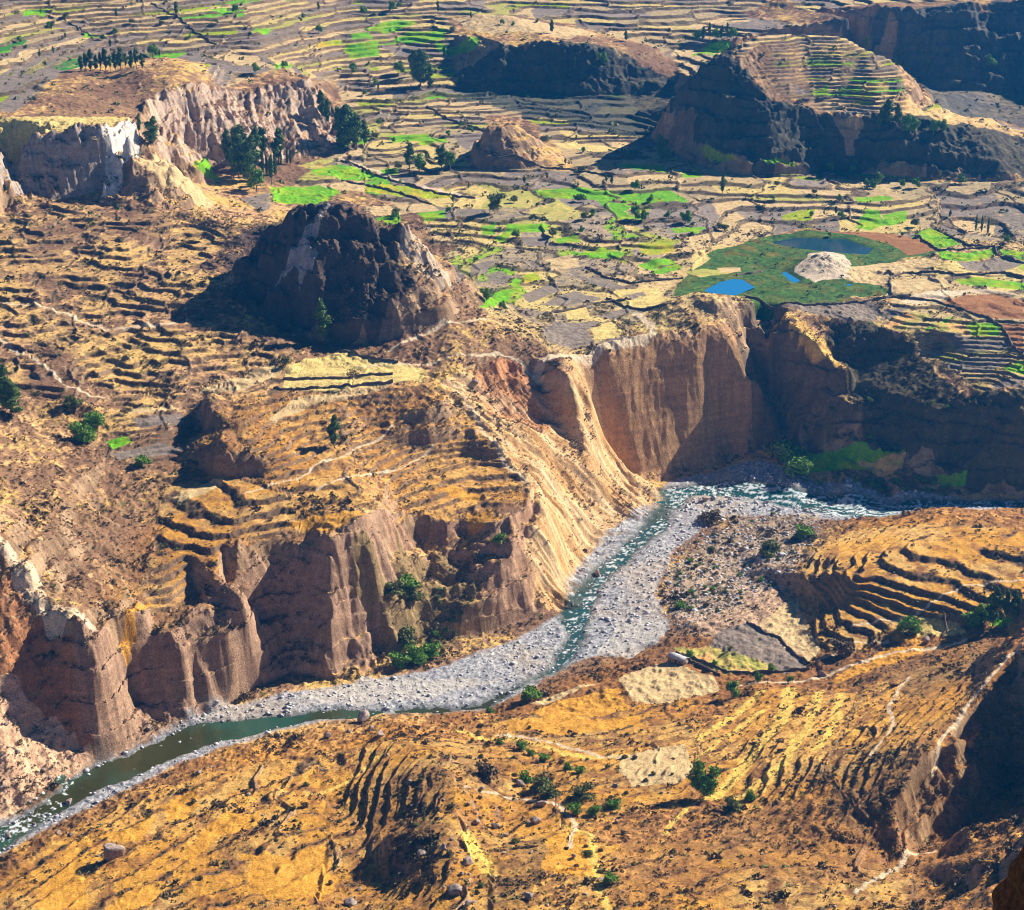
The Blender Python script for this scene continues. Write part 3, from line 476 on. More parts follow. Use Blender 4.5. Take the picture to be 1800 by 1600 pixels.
# field patchwork of the terraces
cellr = rnd(K['cell'].astype(np.int64), K['L'].astype(np.int64), 77)
sub = np.floor((X+10*gnoise(X/40, Y/40, 61))/52+K['L']*.37); cr2 = rnd(sub.astype(np.int64), K['L'].astype(np.int64), 78)
pal = np.stack([C['T'], C['Y']*.9, C['P'], col(.42, .34, .22), C['T']*.8, C['g'], C['P']*1.2, C['L'], C['G'], C['M']*2])
greenness = np.clip(.5+1.6*n_d+.35*samp(VAL, X, Y), 0, 1.4)
cum = np.stack([np.full(X.shape, v) for v in (.20, .34, .50, .64, .76)]+[.76+.08*greenness, .85+.03*greenness, .90+.02*greenness, .93+.07*np.clip(greenness, 0, 1)])
idx = (cr2[None] > cum).sum(0)
patch = pal[idx]*(1+.18*n_b[..., None])
lefts = samp(LEFTS, X, Y)
isf = smooth(.5, .8, K['tm'])*smooth(950, 1060, Y)*(1-lefts)*(1-samp(gold, X, Y))
A = mix(A, patch, isf*(1-.45*smooth(.15, .45, n_b)))
# valley floor between the fields: pale straw
vf = rmask([(640,400),(900,340),(1250,430),(1640,400),(2100,400),(2100,690),(1740,690),(1560,575),(1400,545),(1150,600),(1000,640),(870,570),(760,430)], 5)
A = mix(A, mix(C['Y'], C['T'], smooth(-.2, .2, n_a)), samp(vf, X, Y)*(1-.5*isf)*.75*smooth(-.35, .1, n_b))
# treads of the old terraces on the near slopes are golden grass
tread = K['tm']*(1-smooth(.60, .72, K['f']))*smooth(.0, .08, K['f'])
A = mix(A, mix(col(.68, .40, .14), col(.66, .48, .24), smooth(-.2, .3, n_a)), tread*g_*.65*smooth(-.4, 0, n_b))
A = mix(A, col(.66, .46, .24), tread*(1-g_)*(1-isf)*.6*smooth(-.2, .2, n_a))
# risers and dividing walls: dark stone and brush, risers darker still as painted shade
A = mix(A, mix(col(.085, .065, .05), col(.15, .115, .085), smooth(-.2, .3, n_c)), K['riser']*.88)
A = mix(A, col(.12, .09, .07), K['wall']*.8*(1-samp(gold, X, Y)))
# steep rock
rock = mix(col(.40, .29, .20), col(.22, .155, .105), smooth(-.25, .3, fbm(X, Y, 14, 4, 241)))
rock = mix(rock, rock*.0+col(.36, .25, .16), g_*.5)
strat = gnoise(X/60, Z/2.2+gnoise(X/40, Y/40, 5), 251)
rock *= (1+.22*strat+.25*n_c)[..., None]
ROCKZ = [
 ((.47,.25,.15), [(820,660),(890,635),(985,650),(1000,700),(990,745),(920,770),(850,730)], .8),
 ((.47,.30,.18), [(1015,640),(1160,595),(1235,585),(1300,595),(1330,780),(1200,840),(1125,855),(1050,770)], .85),
 ((.66,.46,.28), [(780,690),(830,665),(850,730),(920,765),(960,770),(1010,640),(1060,770),(1120,845),(1175,885),(1060,950),(1005,1020),(990,1070),(945,1060),(930,960),(945,880),(860,760)], .92),
 ((.80,.42,.15), [(1000,700),(1050,800),(1130,880),(1100,890),(1030,830),(960,760)], .5),
 ((.42,.22,.13), [(-300,960),(0,960),(60,1060),(100,1140),(150,1200),(165,1330),(60,1270),(0,1220),(-300,1200)], .85),
 ((.76,.60,.45), [(-200,940),(0,935),(60,1005),(110,1080),(170,1110),(180,1150),(110,1150),(50,1060),(0,985),(-200,990)], .85),
 ((.72,.50,.36), [(-300,1180),(0,1225),(80,1255),(170,1335),(60,1415),(0,1440),(-300,1500)], .9),
 ((.72,.68,.62), [(170,225),(245,225),(250,280),(205,330),(165,360),(175,300),(180,250)], .9),
 ((.40,.35,.31), [(-100,250),(60,240),(180,222),(180,300),(165,360),(60,355),(0,320),(-100,330)], .8),  # shaded half of the white cliff, painted darker
 ((.55,.43,.35), [(260,170),(330,110),(440,150),(500,130),(600,230),(600,270),(500,290),(400,320),(290,290),(260,200)], .8),
 ((.15,.115,.10), [(410,410),(500,380),(590,345),(700,390),(720,500),(700,600),(480,590),(410,520)], .6),  # shade of the hill front put into its rock colour
 ((.70,.60,.50), [(690,390),(730,420),(760,470),(800,490),(790,520),(740,480),(715,430)], .45),
 ((.38,.26,.20), [(400,1000),(660,890),(720,1150),(380,1260),(200,1340),(130,1290),(190,1090)], .6),
 ((.46,.30,.22), [(640,880),(940,880),(960,1080),(860,1110),(780,1080),(700,960)], .6),
 ((.74,.62,.52), [(1400,480),(1420,455),(1450,441),(1482,450),(1502,475),(1492,492),(1440,499),(1408,492)], .85),
]
wxF = 5*gnoise(X/20, Y/20, 301)+1.5*gnoise(X/5, Y/5, 302); wyF = 5*gnoise(X/20, Y/20, 303)+1.5*gnoise(X/5, Y/5, 304)
steep = 1-smooth(.66, .82, NZ+.05*n_b)
def paint(M, poly, c, a, wob=1., always=False, tex=None):
    P = plan(poly); x0, y0 = P.min(0)-8; x1, y1 = P.max(0)+8
    rows = np.where(((Y > y0) & (Y < y1)).any(1))[0]
    if not len(rows): return None
    s = slice(rows[0], rows[-1]+1)
    m = pip(P, X[s]+wxF[s]*wob, Y[s]+wyF[s]*wob)
    t = m*a
    cc = np.asarray(c, np.float32)
    if tex is not None: cc = cc*tex[s][..., None]
    M[s] = mix(M[s], cc, t)
    return s, m
rtex = (1+.20*strat+.30*n_c)
for c, p, a in ROCKZ: paint(rock, p, c, a, 1.6, tex=rtex)
A = mix(A, rock, steep*(1-K['riser']*.7))
# places where the pale earth shows although they are not steep
for i in (2, 5, 6, 14): c, p, a = ROCKZ[i]; paint(A, p, c, a*.8, 1.3, tex=rtex)
c, p, a = ROCKZ[0]; paint(A, p, c, .7, 1.3, tex=rtex)
# river gravel
stone = rnd(np.floor(X/1.1).astype(np.int64), np.floor(Y/1.1).astype(np.int64), 400)
gr = mix(col(.20, .205, .235), col(.54, .53, .53), stone)*(1+.35*n_c[..., None])
gr = mix(gr, col(.50, .42, .34), smooth(.0, .4, n_a)*.5)
A = mix(A, gr, smooth(.25, .75, K['bed']+.25*n_c))
for p in ([(600,1215),(640,1195),(760,1195),(900,1190),(800,1215),(700,1235),(610,1238)], [(1060,1130),(1090,1090),(1160,1085),(1170,1110),(1100,1160),(1060,1155)], [(560,1235),(520,1225),(600,1212),(640,1222)]):
    paint(A, p, (.50, .47, .44), .85, 1.)
paint(A, [(1180,1000),(1240,940),(1300,905),(1420,905),(1440,940),(1380,1010),(1300,1060),(1230,1090),(1180,1080)], (.42, .34, .26), .6, 2.)
TINT_SHADEZ = [((.27,.15,.085), [(1080,1440),(1250,1420),(1500,1400),(1600,1440),(1640,1520),(1500,1560),(1300,1530),(1150,1600),(1050,1600),(1060,1500)], .5),  # scrub and streak tones; several zones paint shade onto slopes
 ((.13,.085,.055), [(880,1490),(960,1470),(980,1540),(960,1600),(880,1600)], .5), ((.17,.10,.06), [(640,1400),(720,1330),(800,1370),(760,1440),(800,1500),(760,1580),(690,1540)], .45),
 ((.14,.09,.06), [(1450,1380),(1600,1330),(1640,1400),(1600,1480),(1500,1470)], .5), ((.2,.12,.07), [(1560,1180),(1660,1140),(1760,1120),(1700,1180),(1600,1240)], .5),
 ((.065,.052,.05), [(408,425),(440,405),(505,388),(590,348),(640,370),(700,395),(712,470),(700,560),(650,602),(560,602),(480,577),(420,535)], .75),  # hill front and its shadow painted near black
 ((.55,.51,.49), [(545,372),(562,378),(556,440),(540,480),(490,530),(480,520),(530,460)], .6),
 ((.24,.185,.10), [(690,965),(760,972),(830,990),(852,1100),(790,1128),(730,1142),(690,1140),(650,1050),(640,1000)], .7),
 ((.22,.13,.07), [(1650,1310),(1720,1232),(1810,1160),(2000,1150),(2000,1400),(1800,1440),(1650,1500),(1590,1480),(1560,1420)], .35),  # brown scrub, darkened to paint the ravine's shade
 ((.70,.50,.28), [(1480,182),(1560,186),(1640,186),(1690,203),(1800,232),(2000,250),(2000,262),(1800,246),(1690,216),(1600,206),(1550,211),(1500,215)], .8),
 ((.06,.06,.04), [(1470,570),(1560,580),(1640,640),(1700,700),(1800,700),(2100,690),(2100,890),(1800,870),(1700,850),(1600,806),(1520,797),(1500,692),(1475,620)], .85),  # dark scrub slopes, deepened with painted shade
 ((.10,.08,.06), [(1290,520),(1345,548),(1420,602),(1480,652),(1520,722),(1545,790),(1380,790),(1330,770),(1310,640)], .6),  # left face of the spur, its shade painted in
 ((.055,.062,.055), [(1190,165),(1290,95),(1330,150),(1450,212),(1480,250),(1560,208),(1700,216),(1800,242),(2100,270),(2100,330),(1480,310),(1300,312),(1180,240)], .88),  # shade painted over the mesa and narrow ridge faces
 ((.05,.06,.055), [(800,130),(890,80),(1030,78),(1120,112),(1185,130),(1190,175),(800,175)], .85),  # long ridge front, painted dark as shade
 ((.07,.085,.09), [(1425,42),(1560,16),(1750,6),(2100,-5),(2100,240),(1740,208),(1640,180),(1570,105),(1480,66)], .8),  # bluish shade painted over the farthest ridge face
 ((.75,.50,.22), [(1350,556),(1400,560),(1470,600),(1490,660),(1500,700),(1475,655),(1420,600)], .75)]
for c, p, a in TINT_SHADEZ: paint(A, p, c, a, 2.2, tex=1+.5*n_b+.5*n_c)
# fields and paths
gvar = 1+1.2*fbm(X, Y, 20, 3, 640)
FZ = np.zeros(X.shape, np.int8)
furrow = .5+.5*np.sin((X*.8+Y*.6)*2*math.pi/3.2)
ftex = 1+.16*n_b+.22*n_c
for k, p in FIELDS:
    tex = ftex*(.86+.25*furrow) if k == 'P' else ftex
    if k in 'GgL': tex = ftex*(.8+.25*gvar)
    near = p[0][1] > 1000
    r = paint(A, p, C[k], .93 if k != 'O' else .8, .9 if k in 'MO' else .35, tex=tex)
    if r: FZ[r[0]][r[1]] = {'G': 1, 'g': 1, 'L': 1, 'Y': 2, 'T': 2, 'O': 2, 'P': 3, 'R': 3, 'M': 4, 'W': 2, 'D': 4}[k]
for i in ():  c, p, a = ROCKZ[i]; paint(A, p, c, a, .8, tex=rtex)
PATHM = np.zeros(X.shape, np.float32); STRM = np.zeros(X.shape, np.float32)
for pts, hw in PATHS+STRIPS:
    TGT = STRM if (pts, hw) in STRIPS else PATHM
    P = plan(pts); 
    for (xa, ya), (xb, yb) in zip(P, P[1:]):
        if math.hypot(xb-xa, yb-ya) > 160: continue
        rows = np.where(((Y > min(ya, yb)-6) & (Y < max(ya, yb)+6)).any(1))[0]
        if not len(rows): continue
        s = slice(rows[0], rows[-1]+1); x = X[s]+.35*wxF[s]; y = Y[s]+.35*wyF[s]
        t = np.clip(((x-xa)*(xb-xa)+(y-ya)*(yb-ya))/((xb-xa)**2+(yb-ya)**2+1e-6), 0, 1)
        d = np.hypot(x-xa-t*(xb-xa), y-ya-t*(yb-ya))
        TGT[s] = np.maximum(TGT[s], 1-smooth(hw*.7, hw*1.2, d))
A = mix(A, col(.80, .58, .24)*(1+.15*n_c[..., None]), STRM*.8)
A = mix(A, A*(1+1.5*n_c[..., None]+.8*n_b[..., None]), K['mars']*(FZ == 4))
A = mix(A, C['W']*(1+.15*n_c[..., None]), PATHM*.85*(1-smooth(.2, .5, K['bed'])))
# mud at the ponds and the river floor under water
A = mix(A, col(.03, .05, .035), np.maximum(K['wat'], K['pond'])*.9)
mz = smooth(-.1, .3, fbm(X, Y, 14, 4, 701)); A = mix(A, mix(col(.05, .10, .03), mix(col(.16, .15, .05), col(.25, .12, .05), smooth(.1, .4, n_a)), mz), K['mars']*.45*(1-np.maximum(K['pond'], 0))*(FZ == 4))
paint(A, ROCKZ[14][1], (.72, .60, .48), .9, .8, tex=rtex)
# fine brush speckle everywhere outside fields
speck = (1-.55*g_)*smooth(.22, .42, fbm(X, Y, 3.6, 3, 500, .6)+.12*n_a)*(FZ == 0)*(1-smooth(.1, .4, K['bed']))*(1-steep)*(1-.5*samp(vf, X, Y))
A = mix(A, mix(col(.12, .085, .055), col(.13, .13, .05), smooth(-.1, .2, n_a)), speck*.75)
gy = smooth(-.1, .35, fbm(X, Y, 16, 3, 641))*(FZ == 1)
A = mix(A, A*col(1.9, 1.05, 1.6), gy*.6)
su = X*SPN[0]+Y*SPN[1]; sv = X*SPN[1]-Y*SPN[0]; sn = fbm(su+5*gnoise(sv/35, su/35, 48), sv/7, 9, 4, 650, .6)
spm = samp(SPUR, X, Y)*steep
A = mix(A, mix(col(.44, .25, .12), col(.76, .60, .42), smooth(-.25, .3, sn)), spm*.55)
lum = (A@col(.3, .55, .15))[..., None]; A = lum+(A-lum)*1.32
A = np.clip(A, .008, .92)

# ------------------------------------------------------------------ link the land: one grid cut into named surfaces
def mat_ground(name, rough=.95, bump=.6, scale=1.3):
    m = bpy.data.materials.new(name); m.use_nodes = True; t = m.node_tree; N = t.nodes; Lk = t.links; p = N['Principled BSDF']
    a = N.new('ShaderNodeVertexColor'); a.layer_name = 'albedo'
    ge = N.new('ShaderNodeNewGeometry')
    n1 = N.new('ShaderNodeTexNoise'); n1.inputs['Scale'].default_value = scale; n1.inputs['Detail'].default_value = 5; n1.inputs['Roughness'].default_value = .7
    n2 = N.new('ShaderNodeTexNoise'); n2.inputs['Scale'].default_value = .35; n2.inputs['Detail'].default_value = 3
    Lk.new(ge.outputs['Position'], n1.inputs['Vector']); Lk.new(ge.outputs['Position'], n2.inputs['Vector'])
    mr = N.new('ShaderNodeMapRange'); mr.inputs[1].default_value = .3; mr.inputs[2].default_value = .7; mr.inputs[3].default_value = .5; mr.inputs[4].default_value = 1.45
    Lk.new(n1.outputs[0], mr.inputs[0])
    mr2 = N.new('ShaderNodeMapRange'); mr2.inputs[1].default_value = .3; mr2.inputs[2].default_value = .7; mr2.inputs[3].default_value = .85; mr2.inputs[4].default_value = 1.15
    Lk.new(n2.outputs[0], mr2.inputs[0])
    mu = N.new('ShaderNodeMath'); mu.operation = 'MULTIPLY'; Lk.new(mr.outputs[0], mu.inputs[0]); Lk.new(mr2.outputs[0], mu.inputs[1])
    vm = N.new('ShaderNodeVectorMath'); vm.operation = 'SCALE'; Lk.new(a.outputs[0], vm.inputs[0]); Lk.new(mu.outputs[0], vm.inputs['Scale'])
    Lk.new(vm.outputs[0], p.inputs['Base Color'])
    b = N.new('ShaderNodeBump'); b.inputs['Strength'].default_value = bump; b.inputs['Distance'].default_value = .6
    Lk.new(n1.outputs[0], b.inputs['Height']); Lk.new(b.outputs[0], p.inputs['Normal'])
    p.inputs['Roughness'].default_value = rough; p.inputs['Specular IOR Level'].default_value = .15
    return m
MG = mat_ground('earth')
cls = np.zeros(X.shape, np.int8)                             # 0 hillside
cls[(FZ == 1)] = 1; cls[(FZ == 2)] = 2; cls[(FZ == 3)] = 3; cls[(FZ == 4)] = 4
cls[(K['bed'] > .5)] = 5; cls[PATHM > .5] = 6
cls[(steep > .5) & (SLP := (K['sl'] > .55))] = 7
names = {0: 'hillside', 1: 'green_field', 2: 'stubble_field', 3: 'ploughed_field', 4: 'marsh', 5: 'river_bed', 6: 'path', 7: 'cliff', 8: 'terraced_farmland'}
cls[(cls == 0) & (K['tm'] > .5) & (Y > 1000)] = 8
iq = np.arange(NR-1)[:, None]*NA+np.arange(NA-1)[None]
fc = cls[:-1, :-1]
co = np.stack([X, Y, Z], -1).reshape(-1, 3).astype(np.float32)
ca = np.concatenate([A, np.ones(A.shape[:2]+(1,), np.float32)], -1).reshape(-1, 4).astype(np.float32)
def grid_mesh(name, mask, cos, cols, mat):
    ii = iq[mask]; q = np.stack([ii, ii+1, ii+NA+1, ii+NA], -1)
    u, inv = np.unique(q, return_inverse=True); inv = inv.reshape(-1, 4)
    me = bpy.data.meshes.new(name)
    me.vertices.add(len(u)); me.vertices.foreach_set('co', cos[u].ravel())
    me.loops.add(inv.size); me.loops.foreach_set('vertex_index', inv.ravel().astype(np.int32))
    me.polygons.add(len(q)); me.polygons.foreach_set('loop_start', (np.arange(len(q))*4).astype(np.int32))
    at = me.color_attributes.new('albedo', 'FLOAT_COLOR', 'POINT'); at.data.foreach_set('color', cols[u].ravel())
    me.update(calc_edges=True)
    me.materials.append(mat)
    o = bpy.data.objects.new(name, me); COL.objects.link(o); o['kind'] = 'structure'
    return o
for k, nm in names.items():
    m = fc == k
    if m.any(): grid_mesh(nm, m, co, ca, MG)
# final height lookup for standing things on the land
def ground(x, y):
    z, _ = height(np.atleast_1d(np.asarray(x, float)), np.atleast_1d(np.asarray(y, float))); return z

# ------------------------------------------------------------------ water
def mat_water(name, deep, foam=True, rough=.08):
    m = bpy.data.materials.new(name); m.use_nodes = True; t = m.node_tree; N = t.nodes; Lk = t.links; p = N['Principled BSDF']
    a = N.new('ShaderNodeVertexColor'); a.layer_name = 'albedo'; Lk.new(a.outputs[0], p.inputs['Base Color'])
    ge = N.new('ShaderNodeNewGeometry'); n1 = N.new('ShaderNodeTexNoise'); n1.inputs['Scale'].default_value = .9; n1.inputs['Detail'].default_value = 4
    Lk.new(ge.outputs['Position'], n1.inputs['Vector'])
    b = N.new('ShaderNodeBump'); b.inputs['Strength'].default_value = .35 if foam else .03; b.inputs['Distance'].default_value = .3
    Lk.new(n1.outputs[0], b.inputs['Height']); Lk.new(b.outputs[0], p.inputs['Normal'])
    if foam: Lk.new(a.outputs['Alpha'], p.inputs['Roughness'])
    else: p.inputs['Roughness'].default_value = rough
    p.inputs['IOR'].default_value = 1.33
    return m
wmask = (K['wat'][:-1, :-1] > .02) & (K['bed'][:-1, :-1] > .03)
zw = samp(BASE, X, Y)-.85+.10*fbm(X, Y, 5, 3, 600)
pxw = 900+F*(X*CP/Y)                                         # bearing, used only to tell the reaches of the river apart
rap = np.clip(smooth(30, 90, X)+.0, 0, 1)*1.0
rap = np.maximum(rap, smooth(-150, -190, X)*.0)
reach_l = smooth(-175, -190, X)
fo = .55*fbm(X*.6+Y*.35, Y, 7.0, 3, 610, .6, True)+.6*fbm(X, Y, 2.0, 2, 611, .6)-.1
foam = smooth(.23, .42, fo+.10*smooth(790, 870, Y)+.10*smooth(90, 130, X)+.06*reach_l-.35*(1-smooth(-20, 20, X))*(1-reach_l))
wc = mix(col(.045, .045, .012), col(.03, .085, .055), smooth(-.2, .3, n_a))
wc = mix(wc, col(.016, .085, .095), smooth(-10, 40, X)*.85)
wc = mix(wc, col(.62, .68, .70), foam)
wcol = np.concatenate([wc, (.10+.6*foam)[..., None]], -1).reshape(-1, 4).astype(np.float32)
cow = np.stack([X, Y, zw], -1).reshape(-1, 3).astype(np.float32)
grid_mesh('river', wmask, cow, wcol, mat_water('river_water', 0))
MPW = mat_water('pond_water', 0, False, .04)
for p in PONDS:
    P = plan(p); c = P.mean(0); zl = float(samp(BASE, c[0], c[1]))-.35
    Q = c+(P-c)*1.12; bm_v = [(x, y, zl) for x, y in Q]
    me = bpy.data.meshes.new('pond'); me.from_pydata(bm_v, [], [list(range(len(Q)))]); me.update()
    at = me.color_attributes.new('albedo', 'FLOAT_COLOR', 'POINT'); at.data.foreach_set('color', np.tile([.02, .20, .46, 1] if p is not PONDS[1] else [.012, .06, .10, 1], len(Q)).astype(np.float32))  # bright blue is the sky's reflection painted into the water colour
    me.materials.append(MPW); o = bpy.data.objects.new('pond', me); COL.objects.link(o); o['kind'] = 'structure'
# ------------------------------------------------------------------ things standing on the land
def flat_mat(name, c, rough=.9, var=.3, scale=2.0, attr=None):
    m = bpy.data.materials.new(name); m.use_nodes = True; t = m.node_tree; N = t.nodes; Lk = t.links; p = N['Principled BSDF']
    ge = N.new('ShaderNodeNewGeometry'); n1 = N.new('ShaderNodeTexNoise'); n1.inputs['Scale'].default_value = scale; n1.inputs['Detail'].default_value = 4
    Lk.new(ge.outputs['Position'], n1.inputs['Vector'])
    r = N.new('ShaderNodeValToRGB'); r.color_ramp.elements[0].position = .35; r.color_ramp.elements[1].position = .65
    r.color_ramp.elements[0].color = tuple(v*(1-var) for v in c)+(1,); r.color_ramp.elements[1].color = tuple(min(v*(1+var), 1) for v in c)+(1,)
    Lk.new(n1.outputs[0], r.inputs[0]); Lk.new(r.outputs[0], p.inputs['Base Color'])
    p.inputs['Roughness'].default_value = rough; p.inputs['Specular IOR Level'].default_value = .15
    return m
def leaf_mat(name, c, c2):
    m = bpy.data.materials.new(name); m.use_nodes = True; t = m.node_tree; N = t.nodes; Lk = t.links; p = N['Principled BSDF']
    a = N.new('ShaderNodeVertexColor'); a.layer_name = 'albedo'
    r = N.new('ShaderNodeMix'); r.data_type = 'RGBA'; r.inputs[6].default_value = c+(1,); r.inputs[7].default_value = c2+(1,)
    s = N.new('ShaderNodeSeparateColor'); Lk.new(a.outputs[0], s.inputs[0]); Lk.new(s.outputs[0], r.inputs[0]); Lk.new(r.outputs[2], p.inputs['Base Color'])
    p.inputs['Roughness'].default_value = .7; p.inputs['Specular IOR Level'].default_value = .2
    return m
ML = dict(euc=leaf_mat('eucalyptus_leaf', (.045, .11, .03), (.19, .28, .06)), cyp=leaf_mat('cypress_leaf', (.035, .09, .025), (.12, .20, .04)),
          bush=leaf_mat('bush_leaf', (.07, .18, .02), (.27, .46, .05)), dry=leaf_mat('scrub_leaf', (.09, .065, .035), (.27, .19, .08)), olive=leaf_mat('olive_leaf', (.08, .11, .03), (.28, .30, .08)))
MBARK = flat_mat('bark', (.24, .17, .12)); MROCK = flat_mat('boulder_stone', (.33, .26, .225), .9, .35, 1.2); MWALL = flat_mat('field_wall_stone', (.17, .13, .10), .95, .4, 2.5)
MGRAV = flat_mat('river_stone', (.52, .51, .53), .85, .5, .7)
def link_mesh(name, v, f, mat, colr=None, parent=None):
    me = bpy.data.meshes.new(name); v = np.asarray(v, np.float32); f = np.asarray(f, np.int32); k = f.shape[1]
    me.vertices.add(len(v)); me.vertices.foreach_set('co', v.ravel())
    me.loops.add(f.size); me.loops.foreach_set('vertex_index', f.ravel()); me.polygons.add(len(f)); me.polygons.foreach_set('loop_start', (np.arange(len(f))*k).astype(np.int32))
    if colr is not None:
        at = me.color_attributes.new('albedo', 'FLOAT_COLOR', 'POINT'); cc = np.ones((len(v), 4), np.float32); cc[:, :3] = colr[:, None]; at.data.foreach_set('color', cc.ravel())
    me.update(calc_edges=True); me.materials.append(mat)
    o = bpy.data.objects.new(name, me); COL.objects.link(o)
    if parent: o.parent = parent
    return o
def leaves(centres, radii, n, size, seed):
    """n small triangles pairs spread over lumpy clusters; returns verts, quads, shade 0..1 (leaf colour, random)"""
    r = np.random.default_rng(seed); k = r.integers(0, len(centres), n); c = np.asarray(centres)[k]; R = np.asarray(radii)[k]
    d = r.normal(size=(n, 3)); d /= np.linalg.norm(d, axis=1)[:, None]; q = r.uniform(.45, 1.0, n)[:, None]**.6
    p = c+d*q*R*(1+.18*r.normal(size=(n, 1)))
    a = r.normal(size=(n, 3)); a /= np.linalg.norm(a, axis=1)[:, None]; b = np.cross(a, d+.3*r.normal(size=(n, 3))); b /= np.linalg.norm(b, axis=1)[:, None]+1e-6
    s = size*r.uniform(.6, 1.4, n)[:, None]
    v = np.stack([p-a*s-b*s*.6, p+a*s-b*s*.6, p+a*s+b*s*.6, p-a*s+b*s*.6], 1).reshape(-1, 3)
    f = np.arange(4*n).reshape(-1, 4); sh = np.repeat(np.clip(r.beta(2, 2.2, n)+.0, 0, 1), 4)
    return v, f, sh
def tube(pts, rad, k=6):
    V = []; Fc = []
    for i, (p, r) in enumerate(zip(pts, rad)):
        for j in range(k):
            a = 2*math.pi*j/k; V.append((p[0]+r*math.cos(a), p[1]+r*math.sin(a), p[2]))
    for i in range(len(pts)-1):
        for j in range(k): Fc.append((i*k+j, i*k+(j+1) % k, (i+1)*k+(j+1) % k, (i+1)*k+j))
    return V, Fc
def trunk_mesh(h, r, limbs, seed, bend=.04):
    R = random.Random(seed); V = []; Fc = []
    pts = [(bend*h*math.sin(t*2.3), bend*h*math.sin(t*1.7+1)-bend*h*.84, h*t-.4*(t == 0)) for t in (0, .2, .4, .6, .8, 1)]
    v, f = tube(pts, [r*(1-.8*t/5) for t in range(6)]); V += v; Fc += f
    for i in range(limbs):
        t = .3+.55*i/max(limbs-1, 1); a = R.uniform(0, 6.28)+i*2.4; L = h*R.uniform(.14, .26)
        b = np.array([bend*h*math.sin(t*2.3), bend*h*math.sin(t*1.7+1)-bend*h*.84, h*t]); e = b+np.array([math.cos(a)*L, math.sin(a)*L, L*.9]); m_ = (b+e)/2+np.array([0, 0, -.06*L])
        v, f = tube([b, m_, e], [r*.4, r*.28, r*.1], 4); f = [tuple(x+len(V) for x in q) for q in f]; V += v; Fc += f
    return V, Fc
def proto_euc(seed, h=20., w=4.2, n=2600, low=.22):
    R = np.random.default_rng(seed); cs = []; rs = []
    for i in range(15):
        t = low+(1-low)*i/14; ww = w*(.45+.75*math.sin(math.pi*min(1, (t-low)/(1-low)*.85+.12)))*.62
        a = R.uniform(0, 6.28); o = ww*R.uniform(.2, .85)
        cs.append((math.cos(a)*o, math.sin(a)*o, h*t*.96)); rs.append((ww*R.uniform(.5, .8),)*2+(h*.075*R.uniform(.7, 1.3),))
    return leaves(cs, rs, int(n*1.7), .36, seed), trunk_mesh(h*.93, .38, 6, seed)
def proto_cyp(seed, h=14.):
    cs = [(0, 0, h*t) for t in np.linspace(.12, .97, 12)]; rs = [(1.25*math.sin(math.pi*min(.95, (t*.75+.18)))**.8*.9,)*2+(h*.07,) for t in np.linspace(.02, 1, 12)]
    return leaves(cs, rs, 1200, .22, seed), trunk_mesh(h*.8, .2, 2, seed, .01)
def proto_round(seed, h=6., w=3.2, n=1500, low=.3, size=.22):
    R = np.random.default_rng(seed); cs = []; rs = []
    for i in range(13):
        a = R.uniform(0, 6.28); o = w*R.uniform(0, .62); t = R.uniform(low, .82)
        cs.append((math.cos(a)*o, math.sin(a)*o, h*t)); rs.append((w*R.uniform(.28, .45),)*2+(h*R.uniform(.12, .2),))
    return leaves(cs, rs, n, size, seed), trunk_mesh(h*.6, .16, 4, seed)
PROTO = {}
def get_proto(kind):
    if kind in PROTO: return PROTO[kind]
    base, s = kind[:-1], int(kind[-1])
    fn, mat = dict(euc=(lambda: proto_euc(s+1), 'euc'), big=(lambda: proto_euc(s+20, 20., 7.5, 3600, .16), 'euc'), thin=(lambda: proto_euc(s+30, 20., 3.0, 1300, .35), 'euc'), cyp=(lambda: proto_cyp(s+40), 'cyp'),
                   rnd=(lambda: proto_round(s+50, 6., 3.2, 3000, .3, .17), 'bush'), oli=(lambda: proto_round(s+60), 'olive'), bus=(lambda: proto_round(s+70, 2.2, 2.2, 2400, .15, .11), 'bush'), obu=(lambda: proto_round(s+80, 2.0, 2.2, 1500, .15, .12), 'olive'), dbu=(lambda: proto_round(s+90, 1.6, 2.0, 900, .12, .13), 'dry'),
                   bare=(lambda: proto_round(s+95, 7., 3.4, 320, .45, .16), 'dry'))[base]
    (v, f, sh), (tv, tf) = fn()
    me = {}
    c = link_mesh('crown', v, f, ML[mat], sh); t = link_mesh('trunk', tv, tf, MBARK)
    hgt = float(v[:, 2].max()); PROTO[kind] = (c.data, t.data, hgt)
    bpy.data.objects.remove(c); bpy.data.objects.remove(t)
    return PROTO[kind]
def put_tree(kind, name, label, cat, group, x, y, h, parts=True, wide=1.):
    cm, tm_, hh = get_proto(kind); s = h/hh; z = float(ground(x, y)[0])
    ob = bpy.data.objects.new(name, None if parts else cm); COL.objects.link(ob)
    ob.location = (x, y, z-.05); ob.rotation_euler = (0, 0, random.uniform(0, 6.28)); ob.scale = (s*wide, s*wide, s)
    ob['label'] = label; ob['category'] = cat
    if group: ob['group'] = group
    if parts:
        c = bpy.data.objects.new('crown', cm); t = bpy.data.objects.new('trunk', tm_)
        for q in (c, t): COL.objects.link(q); q.parent = ob
    return ob
def m_per_px(x, y, z): return math.sqrt(x*x+y*y+(CAM_H-z)**2)/F
def tree_px(kind, label, px, py, hpx, group=None, name='eucalyptus_tree', cat='tree', wide=1., parts=True):
    x, y = hit(px, py); x, y = float(x[0]), float(y[0]); h = hpx*m_per_px(x, y, 90 if y > 950 else 30)*1.05
    return put_tree(kind, name, label, cat, group, x, y, h, parts, wide)
